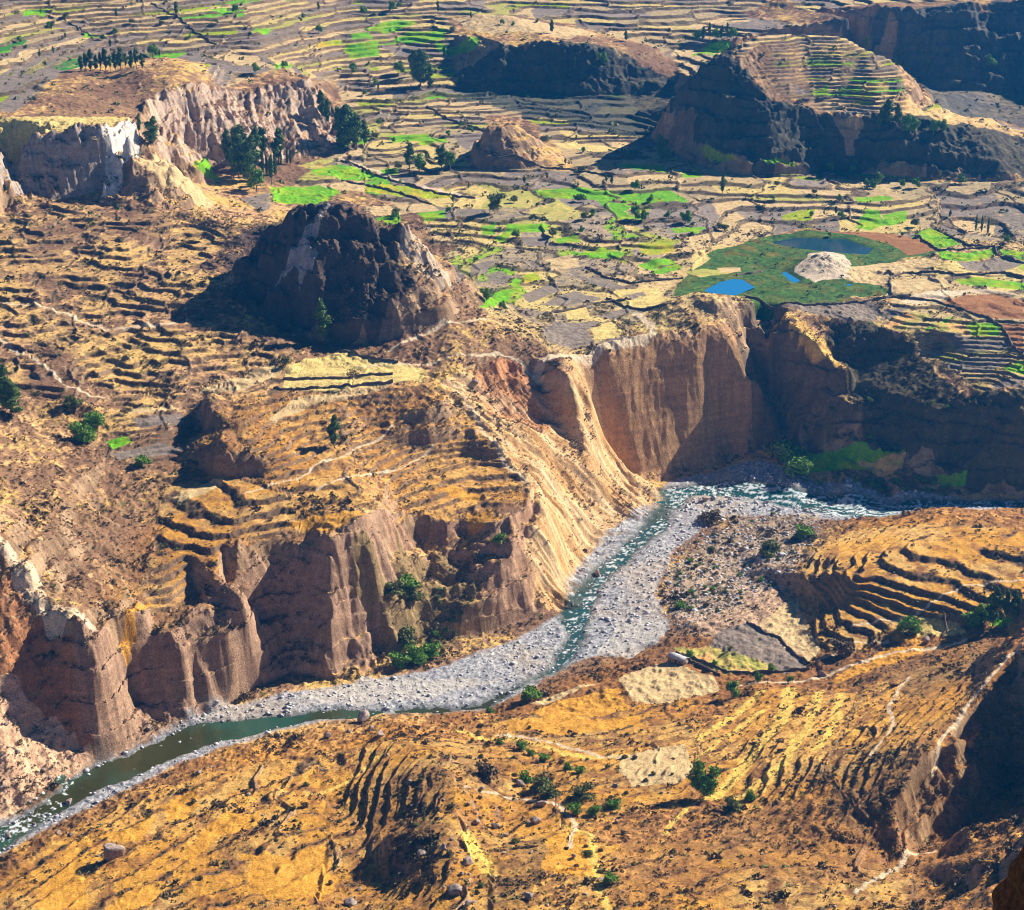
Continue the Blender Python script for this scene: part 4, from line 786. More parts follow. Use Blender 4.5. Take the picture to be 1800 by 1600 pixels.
def scatter(poly, n, seed, slope_max=1.2):
    P = plan(poly); r = np.random.default_rng(seed); x0, y0 = P.min(0); x1, y1 = P.max(0); out = []
    xs = r.uniform(x0, x1, n*8); ys = r.uniform(y0, y1, n*8); m = pip(P, xs, ys) & (samp(SLOPE, xs, ys) < slope_max) & (samp(ZONES['water'], xs, ys) < .1)
    return xs[m][:n], ys[m][:n]
EG = 'eucalyptus trees grouped in the valley'
G1 = 'trees in the tall grove below the white cliffs'
grove = [(402,292,62,'euc0','tree at the left end of the grove below the white cliffs'),(420,312,88,'euc1','tallest broad tree in the middle of the grove below the white cliffs'),(438,320,80,'big0','wide dark tree in the front of the grove below the white cliffs'),
 (412,322,60,'thin0','slim tree with bare lower stem at the front left of the grove'),(450,300,72,'euc2','tree rising behind the cypresses in the grove'),(428,298,74,'euc0','tree at the back of the grove close to the pale cliff foot'),
 (490,288,60,'euc1','tree on the right side of the grove beside the narrow cypresses'),(452,338,44,'rnd0','rounded bushy tree at the lower front of the grove'),(478,326,52,'thin1','slim dark tree on the green field right of the rounded one'),(462,276,50,'euc0','smaller tree at the back right of the grove')]
for px, py, h, k, l in grove: tree_px(k, l, px, py, h, G1)
G2 = 'narrow cypresses beside the grove'
for i, (px, py, h, l) in enumerate([(462,306,40,'narrow dark cypress nearest the big grove trees'),(469,307,36,'narrow cypress second from the grove trees in the row'),(484,306,44,'tallest narrow cypress at the centre of the row'),(494,292,32,'narrow cypress standing behind the tallest one'),(505,288,30,'slender cypress near the right end of the row'),(511,289,28,'slender cypress at the right end of the row')]):
    tree_px('cyp%d' % (i % 2), l, px, py, h, G2, 'cypress_tree')
G3 = 'trees at the foot of the right end of the pale cliffs'
for px, py, h, k, l in [(566,205,48,'euc2','topmost tree beside the right end of the pale ribbed cliff'),(576,224,52,'thin0','slim tree just below the topmost one beside the pale cliff'),(598,256,66,'euc0','left tree of the dense clump at the field corner under the cliff end'),(612,262,76,'big1','tallest tree of the dense clump at the field corner'),(627,264,60,'euc1','right tree of the dense clump at the field corner'),(641,258,44,'euc2','smallest tree on the right edge of the dense clump')]:
    tree_px(k, l, px, py, h, G3)
for px, py, h, k, l in [(246,245,38,'thin1','slim tree on the brink right of the white cliff'),(270,272,48,'big0','dark bushy tree in the cleft between the two pale cliffs'),
 (720,298,46,'euc1','tree at the left end of the shadow of the small rocky hill'),(737,303,34,'rnd1','low tree next to the left end of the small hill shadow'),(776,300,38,'big0','wide tree halfway along the shadow of the small rocky hill'),(792,302,32,'rnd0','low round tree nearest the shaded foot of the small rocky hill'),
 (740,152,62,'big1','broad tall tree in the shade left of the long ridge'),(727,136,46,'euc0','smaller tree left of the broad tall tree by the long ridge'),(756,155,40,'euc2','tree right of the broad tall tree by the long ridge'),(781,108,26,'thin0','lone slim tree on the bright terraces left of the long ridge'),
 (1162,284,46,'big0','pair tree with pale top at the bend of the valley terraces'),(1171,292,36,'euc1','darker companion tree at the bend of the valley terraces'),(1270,346,42,'thin1','lone slim tree on the grey terraces in mid valley'),
 (1558,226,40,'big1','large dark tree at the lower tip of the terraced mesa'),(1545,238,34,'euc0','tree left of the large dark tree under the mesa tip'),(1575,240,36,'euc2','tree right of the large dark tree under the mesa tip'),(1592,242,30,'rnd0','low tree on the shaded slope below the mesa fields'),(1604,243,28,'rnd1','low tree second along the shaded slope below the mesa fields'),
 (1640,248,26,'rnd0','pale round tree on the shaded face of the narrow ridge'),(1655,250,24,'rnd1','round tree right of the pale one on the shaded narrow ridge'),(1523,90,28,'thin0','slim tree standing on the back rim of the mesa'),(1741,118,24,'rnd1','pale lone tree in the deep blue shade beyond the mesa'),
 (568,602,78,'euc1','lone tall tree in the shadow at the foot of the dark hill'),(588,787,60,'euc2','lone tree on the golden slope below the stubble plateau'),
 (8,728,78,'euc0','tall dark tree cut by the left edge of the picture'),(22,738,62,'big1','bushy lower tree just right of the tall one at the left edge'),
 (620,680,34,'bare0','nearly leafless tree by the stone wall on the stubble plateau'),(1238,1402,66,'rnd1','lone leafy tree on the near golden slope'),
 (1285,1226,32,'rnd0','round dark green tree below the house field'),(1745,1102,74,'euc2','left tree of the grove at the right end of the near terraces'),(1766,1098,64,'thin1','middle slim tree of the grove by the near green patch'),(1783,1090,52,'euc0','right tree of the grove by the near green patch'),(1730,1098,40,'rnd1','low round tree left of the grove by the near green patch'),
 (1212,1161,20,'rnd0','small round tree beside the stone house'),(1356,1182,19,'rnd1','small tree at the right corner of the olive field'),(1390,1199,15,'rnd0','low tree right of the ploughed field corner'),(1333,1202,20,'rnd1','low dark tree under the olive field edge'),(1255,1172,13,'rnd0','small tree at the lower edge of the olive field'),(1282,1146,12,'oli0','small olive tree between the olive field and the ploughed field'),
 (1205,395,26,'rnd1','tree at the field junction north of the marsh'),(1116,392,26,'rnd0','dark round tree among the mid valley terraces'),(1132,394,20,'rnd1','smaller tree right of the dark round tree in mid valley'),(870,382,38,'oli0','grey green tree on the rocky lump in mid valley'),
 (855,528,26,'rnd1','round tree beside the bright green hillock field'),(882,541,16,'rnd0','low tree below the bright green hillock field'),
 (502,650,16,'oli1','small tree at the left corner of the stubble plateau field')]:
    nm = 'round_tree' if k[:3] in ('rnd', 'oli') else ('bare_tree' if k == 'bare0' else 'eucalyptus_tree'); tree_px(k, l, px, py, h, None, nm)
G4 = 'row of trees behind the bare brown hill'
for i, px in enumerate([143,151,160,169,177,186,194,203,212,222,231,240,250]):
    tree_px(['euc0','thin0','euc2','euc1','thin1'][i % 5], 'dark tree in the dense row behind the bare brown hill', px, 127-(px-143)*.06, 26+5*((i*7) % 3), G4)
G5 = 'trees lining the far field behind the mesa'
for i, px in enumerate([1226,1236,1247,1257,1268,1278,1289]): tree_px(['rnd0','euc2','thin1'][i % 3], 'dark tree in the far line of trees left of the mesa top', px, 72, 20+4*(i % 3), G5)
G6 = 'thin poplars among the right hand fields'
for px, py, l in [(1716,396,'slim poplar leftmost of three among the right hand fields'),(1726,398,'slim poplar in the middle of three among the right hand fields'),(1737,402,'slim poplar rightmost of three among the right hand fields')]: tree_px('cyp1', l, px, py, 28, G6, 'poplar_tree')
G7 = 'shrubby trees in the shade under the narrow ridge'
for i, (px, py) in enumerate([(1522,332),(1535,333),(1545,324),(1585,330),(1608,332),(1690,325),(1500,300),(1460,300)]): tree_px('rnd%d' % (i % 2), 'small tree in the deep shade under the narrow ridge', px, py, 15+3*(i % 3), G7)
G8 = 'trees scattered on the far terraces'
for i, (px, py) in enumerate([(415,25),(205,36),(310,30),(640,25),(690,22),(770,26),(560,18),(450,128),(268,100),(281,106),(1100,78),(1060,118),(560,60),(1010,125),(970,60),(660,150),(620,130),(1075,335),(1065,330),(1115,340),(700,130),(665,160)]):
    tree_px(['rnd0','thin0','euc1','rnd1'][i % 4], 'small dark tree scattered on the distant terraces', px, py, 15+4*(i % 3), G8)
k_ = 700
for poly, n in [([(640,190),(1200,200),(1640,340),(1800,370),(1800,440),(1250,430),(900,420),(640,380)], 60), ([(0,20),(700,10),(1200,60),(760,130),(600,190),(330,100),(0,120)], 40), ([(1330,110),(1560,120),(1600,190),(1480,230),(1400,180)], 14)]:
    xs, ys = scatter(poly, n, k_, .4); k_ += 1
    for i, (x, y) in enumerate(zip(xs, ys)): put_tree(['rnd0','oli1','rnd1','euc0'][i % 4], 'terrace_tree', 'small dark tree standing on a terrace edge in the distant valley', 'tree', 'small trees on the distant terrace edges', float(x), float(y), random.uniform(3, 6.5), False, 1.1)
# shrubs one can point at
for px, py, h, k, l, nm in [
 (145,777,34,'bus0','bright green round bush, larger and lower of the pair on the left slope','bush'),(166,752,26,'bus1','bright green bush, upper right of the pair on the left slope','bush'),(130,724,20,'obu0','dull green bush above the bright pair on the left slope','bush'),
 (250,818,18,'bus1','small green bush on the grassy slope left of the gully','bush'),
 (730,1165,32,'bus0','large dark green bush at the foot of the gully by the river','bush'),(757,1152,26,'bus1','dark green bush right of the large one at the gully foot','bush'),(705,1172,26,'bus1','green bush left of the large one at the gully foot','bush'),(712,1120,30,'obu0','olive bush above the large one in the gully','bush'),
 (715,1012,26,'bus1','green bush in the upper part of the gully between the cliffs','bush'),(688,1008,24,'obu1','small olive bush left in the upper gully','bush'),(725,1040,24,'obu0','olive bush below the green one in the upper gully','bush'),(878,966,18,'bus0','small green bush on the brown buttress above the gully','bush'),
 (878,1309,16,'bus0','leftmost bush of the dark row on the near slope','bush'),(917,1320,20,'bus1','second bush of the dark row on the near slope','bush'),(932,1329,16,'bus0','third bush of the dark row on the near slope','bush'),(957,1338,20,'bus1','fourth and widest bush of the dark row on the near slope','bush'),(997,1352,19,'bus0','bush standing alone right of the dark row, left of a twin','bush'),(1019,1358,19,'bus1','right twin bush at the end of the dark row on the near slope','bush'),
 (922,1374,30,'bus0','bright green broad bush in the middle of the near slope','bush'),(955,1384,36,'obu0','grey olive bush right of the bright green one on the near slope','bush'),(968,1400,30,'obu1','grey olive bush lower right of the bright green one','bush'),(850,1362,34,'dbu0','brown dry bush left of the bright green one on the near slope','bush'),
 (1010,1430,26,'bus1','left bush of the green thicket on the near slope','bush'),(1045,1432,26,'bus0','middle bush of the green thicket on the near slope','bush'),(1079,1420,24,'bus1','right bush of the green thicket on the near slope','bush'),(1022,1405,34,'obu1','tall brownish bush behind the green thicket','bush'),
 (1072,1556,24,'bus1','green bush beside the stony gully at the bottom of the picture','bush'),(1033,1506,18,'obu0','yellow green bush at the right edge of the orange patch','bush'),(1290,1424,30,'obu1','loose olive bush below the lone near tree','bush'),(1318,1404,22,'bus0','small green bush right below the pale field strips','bush'),
 (932,1232,24,'bus1','green bush on the near bank by the white stones','bush'),(860,1252,18,'bus0','small bush on the near bank at the narrow water','bush'),
 (1600,1110,28,'bus1','dark bush at the left corner of the yellow field','bush'),(1712,1100,30,'bus0','bright green bush left of the near grove','bush'),(1480,1148,26,'dbu1','brown bush at the lower end of the near terraces','bush'),(1195,1070,14,'bus1','small green bush on the gravel plain by the near field','bush'),
 (1350,978,26,'obu0','dark olive bush alone on the gravel plain','bush'),(1412,945,24,'bus1','round dark bush near the foot of the terraced hillock','bush'),(1250,915,22,'dbu0','dark bush at the river side of the gravel plain','bush'),
 (1385,812,40,'bus0','large bush left of the bright green riverside field','bush'),(1405,835,34,'bus1','dark bush on the bank just above the river boulders','bush'),(1370,800,34,'obu0','olive bush at the foot of the brown cliff','bush'),
 (62,1582,0,'',"",''),]:
    if h: tree_px(k, l, px, py, h*(.68 if py > 1250 else .95), None, nm, 'bush', 1.0, True)
# repeated small shrubs: individuals where they show largest, a ground cover beyond that
def in_view_(x, y, z):
    cx, cy, cz = x, CP*y-SP*(z-CAM_H), SP*y+CP*(z-CAM_H)
    return 900+F*cx/cy, 800-F*cz/cy
SH = [([(1180,1000),(1240,930),(1300,905),(1420,905),(1440,945),(1380,1010),(1300,1060),(1200,1110)], 75, 'olive shrub on the gravel plain inside the river bend', 'shrubs on the gravel plain', ['obu0','obu1','bus1','dbu0'], 1.6, 'river_shrub'),
 ([(1400,845),(1470,830),(1600,835),(1700,860),(1690,878),(1550,872),(1450,856)], 40, 'green shrub on the far bank below the green field', 'shrubs on the far bank', ['bus0','obu0','bus1'], 2.0, 'bank_shrub'),
 ([(1420,740),(1500,700),(1620,700),(1720,690),(1800,700),(1800,860),(1620,800),(1500,790)], 35, 'shrub on the shaded slope above the far bank', 'shrubs on the shaded slope', ['obu0','dbu0','bus0'], 1.9, 'slope_shrub'),
 ([(300,1420),(850,1270),(1230,1300),(1220,1600),(200,1600)], 85, 'dry brown shrub on the golden near slope', 'dry shrubs on the near slope', ['dbu0','dbu1','obu0'], 1.3, 'dry_shrub'),
 ([(640,1000),(700,980),(850,1040),(850,1110),(720,1150),(640,1180)], 25, 'shrub in the grassy gully between the brown cliffs', 'shrubs in the gully', ['obu1','dbu0','bus1'], 1.4, 'gully_shrub')]
k_ = 900
for poly, n, lab, grp, kinds, hh, nm in SH:
    xs, ys = scatter(poly, n, k_); k_ += 1
    for i, (x, y) in enumerate(zip(xs, ys)):
        put_tree(kinds[i % len(kinds)], nm, lab, 'shrub', grp, float(x), float(y), hh*random.uniform(.6, 1.35), False, random.uniform(.8, 1.2))
def cover(name, label, cat, X_, Y_, size, flat, mat, seed, n_tri=14, shade=(.0, 1.)):
    """ground cover: thousands of tiny tufts as one object"""
    r = np.random.default_rng(seed); n = len(X_); z = ground(X_, Y_)
    s = (size*r.lognormal(0, .35, n))[:, None, None]
    a = r.normal(size=(n, n_tri, 3)); a /= np.linalg.norm(a, axis=2)[..., None]; a[..., 2] = np.abs(a[..., 2])*flat
    c = np.stack([X_, Y_, z], 1)[:, None, :]+a*s*.8
    t = r.normal(size=(n, n_tri, 3)); t /= np.linalg.norm(t, axis=2)[..., None]; b = r.normal(size=(n, n_tri, 3)); b /= np.linalg.norm(b, axis=2)[..., None]
    v = np.stack([c+t*s*.55, c+b*s*.55, c-(t+b)*s*.4], 2).reshape(-1, 3); f = np.arange(len(v)).reshape(-1, 3)
    sh = np.repeat(np.clip(r.uniform(shade[0], shade[1], n)[:, None]+r.uniform(-.15, .15, (n, n_tri)), 0, 1).reshape(-1), 3)
    o = link_mesh(name, v, f, mat, sh); o['label'] = label; o['category'] = cat; o['kind'] = 'stuff'; return o
def grid_pick(n, seed, weight, ylo=470, yhi=1700):
    """random places on the visible sheet, denser where weight is high; even in the picture's ground area"""
    r = np.random.default_rng(seed); i = r.integers(0, NR-1, n*6); j = r.integers(60, NA-60, n*6); ok = (Y[i, j] > ylo) & (Y[i, j] < yhi) & (r.random(n*6) < weight[i, j])
    i, j = i[ok][:n], j[ok][:n]; return X[i, j]+r.uniform(-.6, .6, len(i)), Y[i, j]+r.uniform(-.6, .6, len(i))
clump = smooth(-.05, .35, fbm(X, Y, 22, 3, 801)+.5*n_b)
wild = (FZ == 0)*(1-smooth(.1, .4, K['bed']))*(PATHM < .2)*(1-K['mars'])*smooth(.45, .6, NZ)*(K['f'] > .0)
wgt = wild*(.25+.75*clump)*(1-.75*K['tm']*(K['riser'] < .3)*smooth(.3, .6, K['tm']))
xs, ys = grid_pick(80000, 51, wgt*(1-.35*g_), 470, 1250)
cover('scrub', 'low dark scrub dotted over the dry slopes', 'scrub', xs, ys, .55, .8, ML['dry'], 52, 9, (0, .9))
xs, ys = grid_pick(14000, 53, np.clip(wild*(K['riser']*1.5+.12*clump), 0, 1), 480, 1250)
cover('green_scrub', 'low green scrub growing along terrace edges and gullies', 'scrub', xs, ys, .65, .9, ML['olive'], 54, 10, (0, .8))
xs, ys = grid_pick(10500, 57, np.clip(wild*clump*clump*smooth(-.25, .2, n_a), 0, 1), 480, 1250)
cover('brush_clumps', 'rounded dark brush clumps massed on the dry slopes', 'brush', xs, ys, 1.0, .8, ML['dry'], 58, 16, (0, .6))
xs, ys = grid_pick(6000, 55, wild*(.2+K['riser']), 1150, 1700)
cover('terrace_scrub', 'dark bushes along the distant terrace walls', 'scrub', xs, ys, 1.3, .9, ML['olive'], 56, 9, (0, .5))
xs, ys = grid_pick(3500, 71, K['mars']*(FZ == 4)*(1-smooth(.0, .1, K['pond'])), 1050, 1300)
cover('marsh_reeds', 'tufts of reeds and rushes over the marsh', 'reeds', xs, ys, .8, 1.0, ML['olive'], 72, 8, (0, .8))
# ------------------------------------------------------------------ stones
def ico():
    import bmesh
    bm = bmesh.new(); bmesh.ops.create_icosphere(bm, subdivisions=1, radius=1); v = np.array([q.co[:] for q in bm.verts]); f = np.array([[q.index for q in t.verts] for t in bm.faces]); bm.free(); return v, f
IV, IF = ico()
def boulder_data(seed, rough=.28, sub=3):
    import bmesh
    bm = bmesh.new(); bmesh.ops.create_icosphere(bm, subdivisions=sub, radius=1); r = np.random.default_rng(seed)
    v = np.array([q.co[:] for q in bm.verts]); f = np.array([[q.index for q in t.verts] for t in bm.faces]); bm.free()
    for _ in range(16):
        d = r.normal(size=3); d /= np.linalg.norm(d); lim = r.uniform(.4, .74); p = v@d; v = v-np.maximum(p-lim, 0)[:, None]*d
    v *= 1+.10*fbm(v[:, 0]*3+seed, v[:, 1]*3+v[:, 2]*2, 1.2, 3, seed)[:, None]
    v *= np.array([1, r.uniform(.7, .95), r.uniform(.7, .95)]); return v, f
BD = []
for s in range(6):
    v, f = boulder_data(s+5); o = link_mesh('boulder', v, f, MROCK); BD.append(o.data); bpy.data.objects.remove(o)
BDG = []
for s in range(4):
    v, f = boulder_data(s+31, sub=2); o = link_mesh('river_boulder', v, f, MGRAV); BDG.append(o.data); bpy.data.objects.remove(o)
def boulder(x, y, r, name, label, group=None, data=None, cat='boulder'):
    o = bpy.data.objects.new(name, data or random.choice(BD)); COL.objects.link(o); o.location = (x, y, float(ground(x, y)[0])+r*.22)
    o.scale = (r,)*3; o.rotation_euler = (random.uniform(-.3, .3), random.uniform(-.3, .3), random.uniform(0, 6.28)); o['label'] = label; o['category'] = cat
    if group: o['group'] = group
    return o
def boulder_px(px, py, rpx, label, name='boulder', group=None, data=None):
    x, y = hit(px, py); x, y = float(x[0]), float(y[0]); return boulder(x, y, rpx*m_per_px(x, y, 30), name, label, group, data)
for px, py, r, l in [(197,1512,31,'huge pale boulder with a black shadow on the near golden slope'),(640,1268,17,'large grey pointed boulder on the near bank at the end of the green water'),(652,1284,9,'medium boulder just below the large grey pointed one'),(668,1296,12,'rounded boulder third in the chain below the pointed one'),(614,1292,7,'pale boulder left of the chain on the near bank'),
 (576,1296,10,'pale boulder on the near bank beside the dark one'),(488,1294,9,'dark boulder on the near bank above the golden slope'),(262,1290,9,'white boulder standing in the green water by the cliff'),(120,1408,11,'grey boulder in the rapids at the left'),(350,1362,8,'pale boulder with a dark side above the long golden terrace'),
 (915,1380,12,'round grey boulder under the bright green bush'),(951,1418,12,'flat pale boulder in the middle of the near slope'),(942,1450,13,'round grey boulder beside the stony hollow'),(839,1449,10,'reddish boulder left of the stony hollow'),(870,1456,9,'small reddish boulder right of the first reddish one'),(822,1520,15,'pink boulder with a dark left side on the orange patch'),
 (742,1505,14,'pale standing boulder on the shaded terrace edge'),(780,1493,10,'grey boulder right of the pale standing one'),(800,1570,22,'dark rock outcrop at the bottom beside the arc terraces'),(825,1592,16,'second dark rock touching the outcrop at the bottom'),(928,1580,13,'grey boulder at the bottom right of the outcrop'),(620,1588,16,'dark reddish rock at the bottom left of the arc terraces'),
 (15,1467,8,'white boulder at the left edge in the river'),(60,1447,6,'white boulder on the gravel at the left'),(20,1455,5,'small white boulder above the edge boulder'),(1628,1127,11,'grey boulder at the tip of the orange field'),(1050,1008,10,'white boulder on the far side of the green pool'),(1240,880,12,'dark boulder in the right hand rapids'),(1082,1382,9,'boulder heap top above the sandy field'),(1445,1186,10,'grey boulder at the right corner of the ploughed field'),
 (100,1466,7,'pale boulder on the near bank at the left'),(125,1468,7,'pale boulder next to the left bank boulder')]:
    boulder_px(px, py, r, l)
def weight_poly(n, seed, poly): return scatter(poly, n, seed, 2.)
k_ = 950
for poly, n, lab, grp, dat, rr, nm in [
 ([(600,1330),(1080,1370),(1100,1600),(600,1600)], 70, 'stone lying among the scrub of the near terraces', 'stones on the near terraces', None, (.5, 1.5), 'fallen_stone'),
 ([(-20,1250),(80,1262),(160,1340),(60,1415),(-20,1440)], 45, 'pinkish stone on the scree fan', 'stones on the scree fan', None, (.5, 1.6), 'scree_stone'),
 ([(1170,855),(1300,830),(1450,855),(1700,880),(1600,905),(1400,900),(1180,900)], 90, 'grey boulder in the right hand rapids field', 'boulders in the right hand rapids', 'g', (.8, 2.3), 'river_boulder'),
 ([(1050,1010),(1130,940),(1180,960),(1150,1060),(1060,1150),(900,1200),(860,1180),(1000,1120)], 90, 'pale boulder on the gravel beside the middle channel', 'boulders beside the middle channel', 'g', (.5, 1.4), 'river_boulder')]:
    xs, ys = scatter(poly, n, k_, 3.); k_ += 1
    for i, (x, y) in enumerate(zip(xs, ys)): boulder(float(x), float(y), random.uniform(*rr)*random.choice([.7, 1, 1]), nm, lab, grp, (BDG[i % 4] if dat else None), 'stone' if dat is None else 'boulder')
def stones(name, label, xs, ys, size, mat, seed):
    r = np.random.default_rng(seed); n = len(xs); z = ground(xs, ys); s = (size*r.lognormal(0, .5, n))[:, None, None]
    v = IV[None]*(1+.25*r.normal(size=(n, len(IV), 1)).clip(-1, 1))*s*np.array([1, .9, .65]); v = v+np.stack([xs, ys, z+.15*size], 1)[:, None, :]
    f = IF[None]+(np.arange(n)*len(IV))[:, None, None]; o = link_mesh(name, v.reshape(-1, 3), f.reshape(-1, 3), mat); o['label'] = label; o['category'] = 'stones'; o['kind'] = 'stuff'
bedw = smooth(.4, .7, K['bed'])*(.15+.85*smooth(-.25, .3, n_b+.5*n_a))*(1-.8*K['wat']*smooth(-178, -165, X)*(1-smooth(-60, -30, X)))
xs, ys = grid_pick(30000, 61, bedw, 470, 1100); stones('river_stones', 'pale grey boulders and cobbles filling the river bed', xs, ys, .45, MGRAV, 62)
xs, ys = scatter([(1165,1000),(1185,940),(1260,900),(1420,895),(1450,920),(1400,1000),(1330,1050),(1200,1110),(1165,1080)], 2200, 65, 3.); stones('gravel_stones', 'grey stones strewn over the scrubby gravel plain in the river bend', xs, ys, .42, MGRAV, 66)
xs, ys = grid_pick(7000, 63, wild*clump*smooth(-.1, .3, n_d), 470, 950); stones('loose_stones', 'loose stones strewn over the near slopes', xs, ys, .32, MROCK, 64)

# ------------------------------------------------------------------ field walls of piled stone, draped over the land
def wall_px(pts, label, h=1.3, w=1.0, group='stone walls between the fields', name='stone_wall'):
    P = plan(pts); seg = []
    for a, b in zip(P, P[1:]):
        d = np.linalg.norm(b-a); n = max(2, int(d/1.6)); seg += [a+(b-a)*t for t in np.linspace(0, 1, n, endpoint=False)]
    seg.append(P[-1]); S = np.array(seg); S = S+np.stack([gnoise(S[:, 0]/9, S[:, 1]/9, 5), gnoise(S[:, 0]/9, S[:, 1]/9, 6)], 1)*1.2
    T = np.gradient(S, axis=0); T /= np.linalg.norm(T, axis=1)[:, None]+1e-9; Nn = np.stack([-T[:, 1], T[:, 0]], 1); z = ground(S[:, 0], S[:, 1])
    r = np.random.default_rng(len(label)*7+len(S)); n = len(S); hh = h*(1+.25*r.normal(size=n).clip(-1.5, 1.5)); ww = w*(1+.15*r.normal(size=n).clip(-1.5, 1.5))
    V = np.stack([np.column_stack([S-Nn*(ww*.6)[:, None], z-.8]), np.column_stack([S-Nn*(ww*.42)[:, None], z+hh*.8]), np.column_stack([S, z+hh]), np.column_stack([S+Nn*(ww*.42)[:, None], z+hh*.75]), np.column_stack([S+Nn*(ww*.6)[:, None], z-.8])], 1)
    V += r.normal(size=V.shape)*.08; f = []
    for i in range(n-1):
        for k in range(4): f.append((i*5+k, i*5+k+1, i*5+5+k+1, i*5+5+k))
    o = link_mesh(name, V.reshape(-1, 3), f, MWALL); o['label'] = label; o['category'] = 'wall'; o['group'] = group; return o
for pts, l in [([(597,281),(640,298),(690,318),(750,335),(835,346)],'long double stone wall running right from the grove across the valley'),([(600,318),(680,335),(760,360)],'stone wall below the long one, left of mid valley'),([(750,190),(800,215),(857,233)],'stone wall slanting down to the small rocky hill'),([(1310,524),(1370,538),(1460,536),(1560,524),(1600,522)],'stone wall along the lower edge of the marsh'),
 ([(1563,500),(1570,485),(1560,478)],'short stone wall at the neck of sand by the marsh'),([(1563,500),(1568,520),(1640,530),(1700,548),(1762,575),(1775,605),(1800,625)],'curved stone wall along the red brown fields'),([(1608,412),(1650,442),(1750,436),(1752,450),(1800,465)],'stone wall around the bright green fields right of the marsh'),
 ([(1640,402),(1700,432),(1750,436)],'stone wall above the bright green fields at the right'),([(1565,487),(1600,480),(1680,487),(1760,482),(1800,490)],'stone wall above the narrow green strip at the right'),([(1030,472),(1060,485),(1105,498),(1200,490)],'curved wall around the field left of the marsh'),
 ([(1067,525),(1100,540),(1135,545),(1170,540)],'dark wall below the yellow field on the valley floor'),([(955,555),(1010,545),(1060,532),(1110,528)],'wall between ploughed fields on the valley floor'),([(600,620),(640,628),(700,640)],'dark wall with a branchy tree on the stubble plateau'),([(500,668),(600,665),(690,660)],'wall across the stubble plateau'),
 ([(480,684),(600,680),(690,676)],'lower wall of the stubble plateau'),([(1315,1098),(1370,1125),(1420,1168)],'wall along the upper edge of the near ploughed field'),([(1190,1148),(1230,1172),(1262,1190)],'wall running down from the stone house'),([(1200,1150),(1280,1184),(1340,1186),(1420,1178)],'wall below the olive field'),
 ([(1660,1085),(1664,1105),(1655,1115)],'short wall dividing the yellow field near the right grove'),([(870,288),(1000,298),(1080,318)],'wall on the terraces right of the small rocky hill'),([(265,8),(310,30),(350,60),(380,80)],'wall crossing the far terraces at the top left'),([(120,40),(160,62),(190,65)],'short wall on the far terraces at the left'),
 ([(1295,485),(1340,478),(1340,478)],'low wall in the marsh'),([(1450,225),(1400,180),(1470,170),(1540,185)],'wall between the mesa fields')]:
    wall_px(pts, l)
# ------------------------------------------------------------------ the stone house by the near fields
import bmesh
def house():
    x, y = hit(1192, 1165); x, y = float(x[0]), float(y[0]); z = float(ground(x, y)[0])
    e = bpy.data.objects.new('stone_house', None); COL.objects.link(e); e.location = (x, y, z); e.rotation_euler = (0, 0, math.radians(-38)); e['label'] = 'small stone house with pale roof beside the olive field'; e['category'] = 'house'
    L, Wd, Hh = 8.5, 4.2, 2.5; ms = flat_mat('house_stone', (.34, .25, .18), .95, .4, 2.0); mr = flat_mat('roof_sheet', (.62, .60, .60), .6, .15, .6); mw = flat_mat('door_wood', (.06, .045, .035))
    def box(name, x0, x1, y0, y1, z0, z1, m, par):
        V = [(a, b, c) for c in (z0, z1) for b in (y0, y1) for a in (x0, x1)]
        return link_mesh(name, V, [(0, 1, 3, 2), (4, 6, 7, 5), (0, 4, 5, 1), (1, 5, 7, 3), (3, 7, 6, 2), (2, 6, 4, 0)], m, None, par)
    t = .4
    for i, a in enumerate([(-L/2, L/2, -Wd/2, -Wd/2+t), (-L/2, L/2, Wd/2-t, Wd/2), (-L/2, -L/2+t, -Wd/2+t, Wd/2-t), (L/2-t, L/2, -Wd/2+t, Wd/2-t)]): box('wall', *a, -.5, Hh, ms, e)
    V = [(-L/2-.3, -Wd/2-.3, Hh+.0), (L/2+.3, -Wd/2-.3, Hh+.0), (L/2+.3, 0, Hh+1.1), (-L/2-.3, 0, Hh+1.1), (L/2+.3, Wd/2+.3, Hh+.0), (-L/2-.3, Wd/2+.3, Hh+.0)]
    V2 = [(a, b, c+.12) for a, b, c in V]; V = V+V2
    link_mesh('roof', V, [(0, 1, 2, 3), (3, 2, 4, 5), (9, 8, 7, 6), (11, 10, 8, 9), (0, 6, 7, 1), (4, 10, 11, 5), (1, 7, 8, 2), (2, 8, 10, 4), (0, 3, 9, 6), (3, 5, 11, 9)], mr, None, e)
    for sx in (-L/2+.2, L/2-.2):
        link_mesh('gable', [(sx-.19, -Wd/2+.4, Hh), (sx-.19, Wd/2-.4, Hh), (sx-.19, 0, Hh+.95), (sx+.19, -Wd/2+.4, Hh), (sx+.19, Wd/2-.4, Hh), (sx+.19, 0, Hh+.95)], [(0, 1, 2, 2), (3, 5, 4, 4), (0, 3, 4, 1), (1, 4, 5, 2), (0, 2, 5, 3)], ms, None, e) if False else None
    d = box('door', -.5, .5, -Wd/2-.05, -Wd/2, 0, 1.9, mw, e); box('window', 1.8, 2.5, -Wd/2-.04, -Wd/2, .9, 1.5, mw, e)
house()
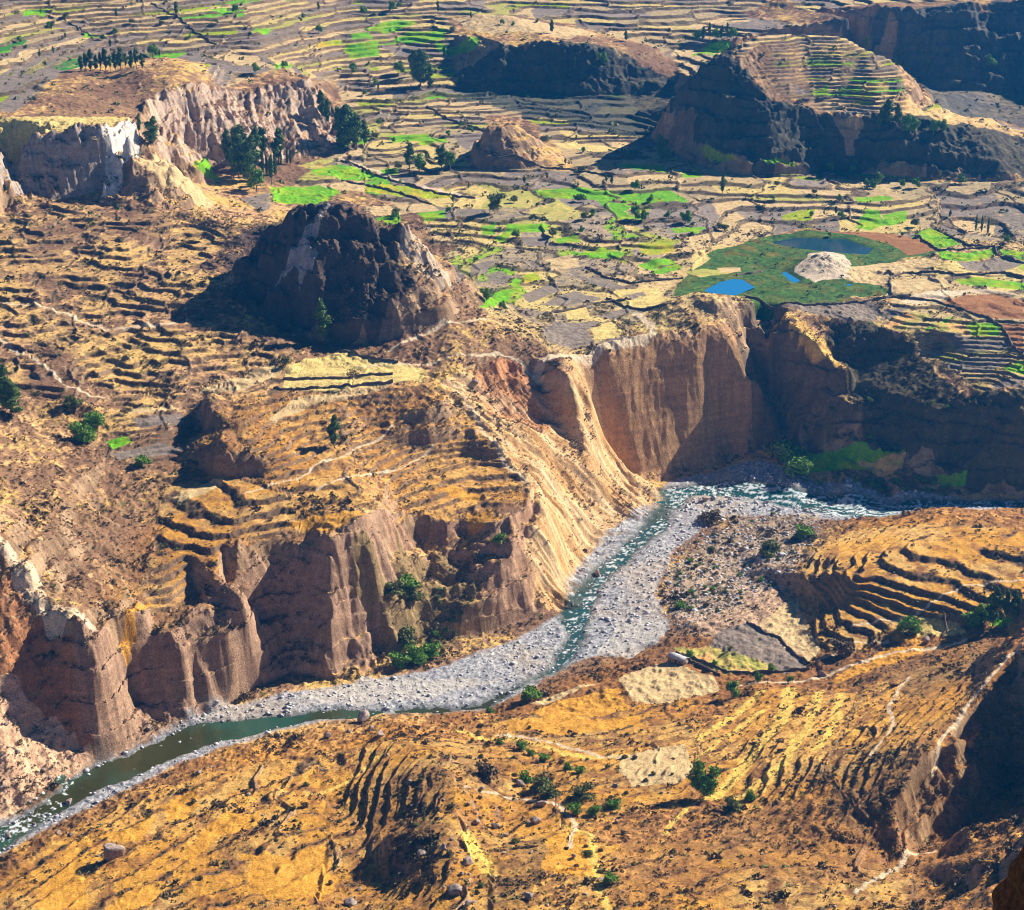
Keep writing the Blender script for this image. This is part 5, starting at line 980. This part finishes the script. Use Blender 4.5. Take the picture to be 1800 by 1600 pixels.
# ------------------------------------------------------------------ the near rock at the lower right corner
def near_rock():
    r = np.random.default_rng(3); dx, dy, dz = ray(1812, 1560); t = 46.; V = []; n1, n2 = 60, 90
    c = np.array([dx*t, dy*t, CAM_H+dz*t])
    for i in range(n2):
        u = i/(n2-1); rad = .42+1.7*u**.9
        for j in range(n1):
            a = 2*math.pi*j/n1; V.append((c[0]+.22+math.cos(a)*rad*.75, c[1]+math.sin(a)*rad*.8, c[2]+1.75-4.6*u))
    V = np.array(V); nn = fbm(V[:, 0]+V[:, 2]*.4, V[:, 1]+V[:, 2]*.3, 1.1, 5, 900, .6)+.5*gnoise(V[:, 2]/.7, V[:, 0]/.5, 91)
    ctr = np.array([c[0]+.22, c[1]]); d = V[:, :2]-ctr; V[:, :2] = ctr+d*(1+.38*nn)[:, None]
    f = [(i*n1+j, i*n1+(j+1) % n1, (i+1)*n1+(j+1) % n1, (i+1)*n1+j) for i in range(n2-1) for j in range(n1)]
    V = np.vstack([V, [c[0]+.22, c[1], c[2]+1.85]]); 
    o = link_mesh('rock_outcrop', V, f, flat_mat('red_rock', (.30, .085, .025), .9, .45, 6.)); f2 = [(j, (j+1) % n1, n1*n2, n1*n2) for j in range(n1)]
    o['label'] = 'dark red brown rock close to the camera at the lower right corner'; o['category'] = 'rock'
near_rock()
# ------------------------------------------------------------------ the valley air
def haze():
    x0, x1, y0, y1, z0, z1 = -1500, 1500, -60, 2900, -40, 460
    V = [(a, b, c) for c in (z0, z1) for b in (y0, y1) for a in (x0, x1)]
    m = bpy.data.materials.new('haze'); m.use_nodes = True; t = m.node_tree; t.nodes.clear(); o_ = t.nodes.new('ShaderNodeOutputMaterial'); v = t.nodes.new('ShaderNodeVolumePrincipled')
    v.inputs['Color'].default_value = (.02, .36, 1.0, 1); v.inputs['Density'].default_value = .000075; v.inputs['Anisotropy'].default_value = .3
    t.links.new(v.outputs[0], o_.inputs['Volume'])
    o = link_mesh('haze', V, [(0, 1, 3, 2), (4, 6, 7, 5), (0, 4, 5, 1), (1, 5, 7, 3), (3, 7, 6, 2), (2, 6, 4, 0)], m); b = bmesh.new(); b.from_mesh(o.data); bmesh.ops.recalc_face_normals(b, faces=b.faces); b.to_mesh(o.data); b.free(); o['kind'] = 'stuff'; o['label'] = 'thin blue haze of the valley air'; o['category'] = 'haze'
haze()
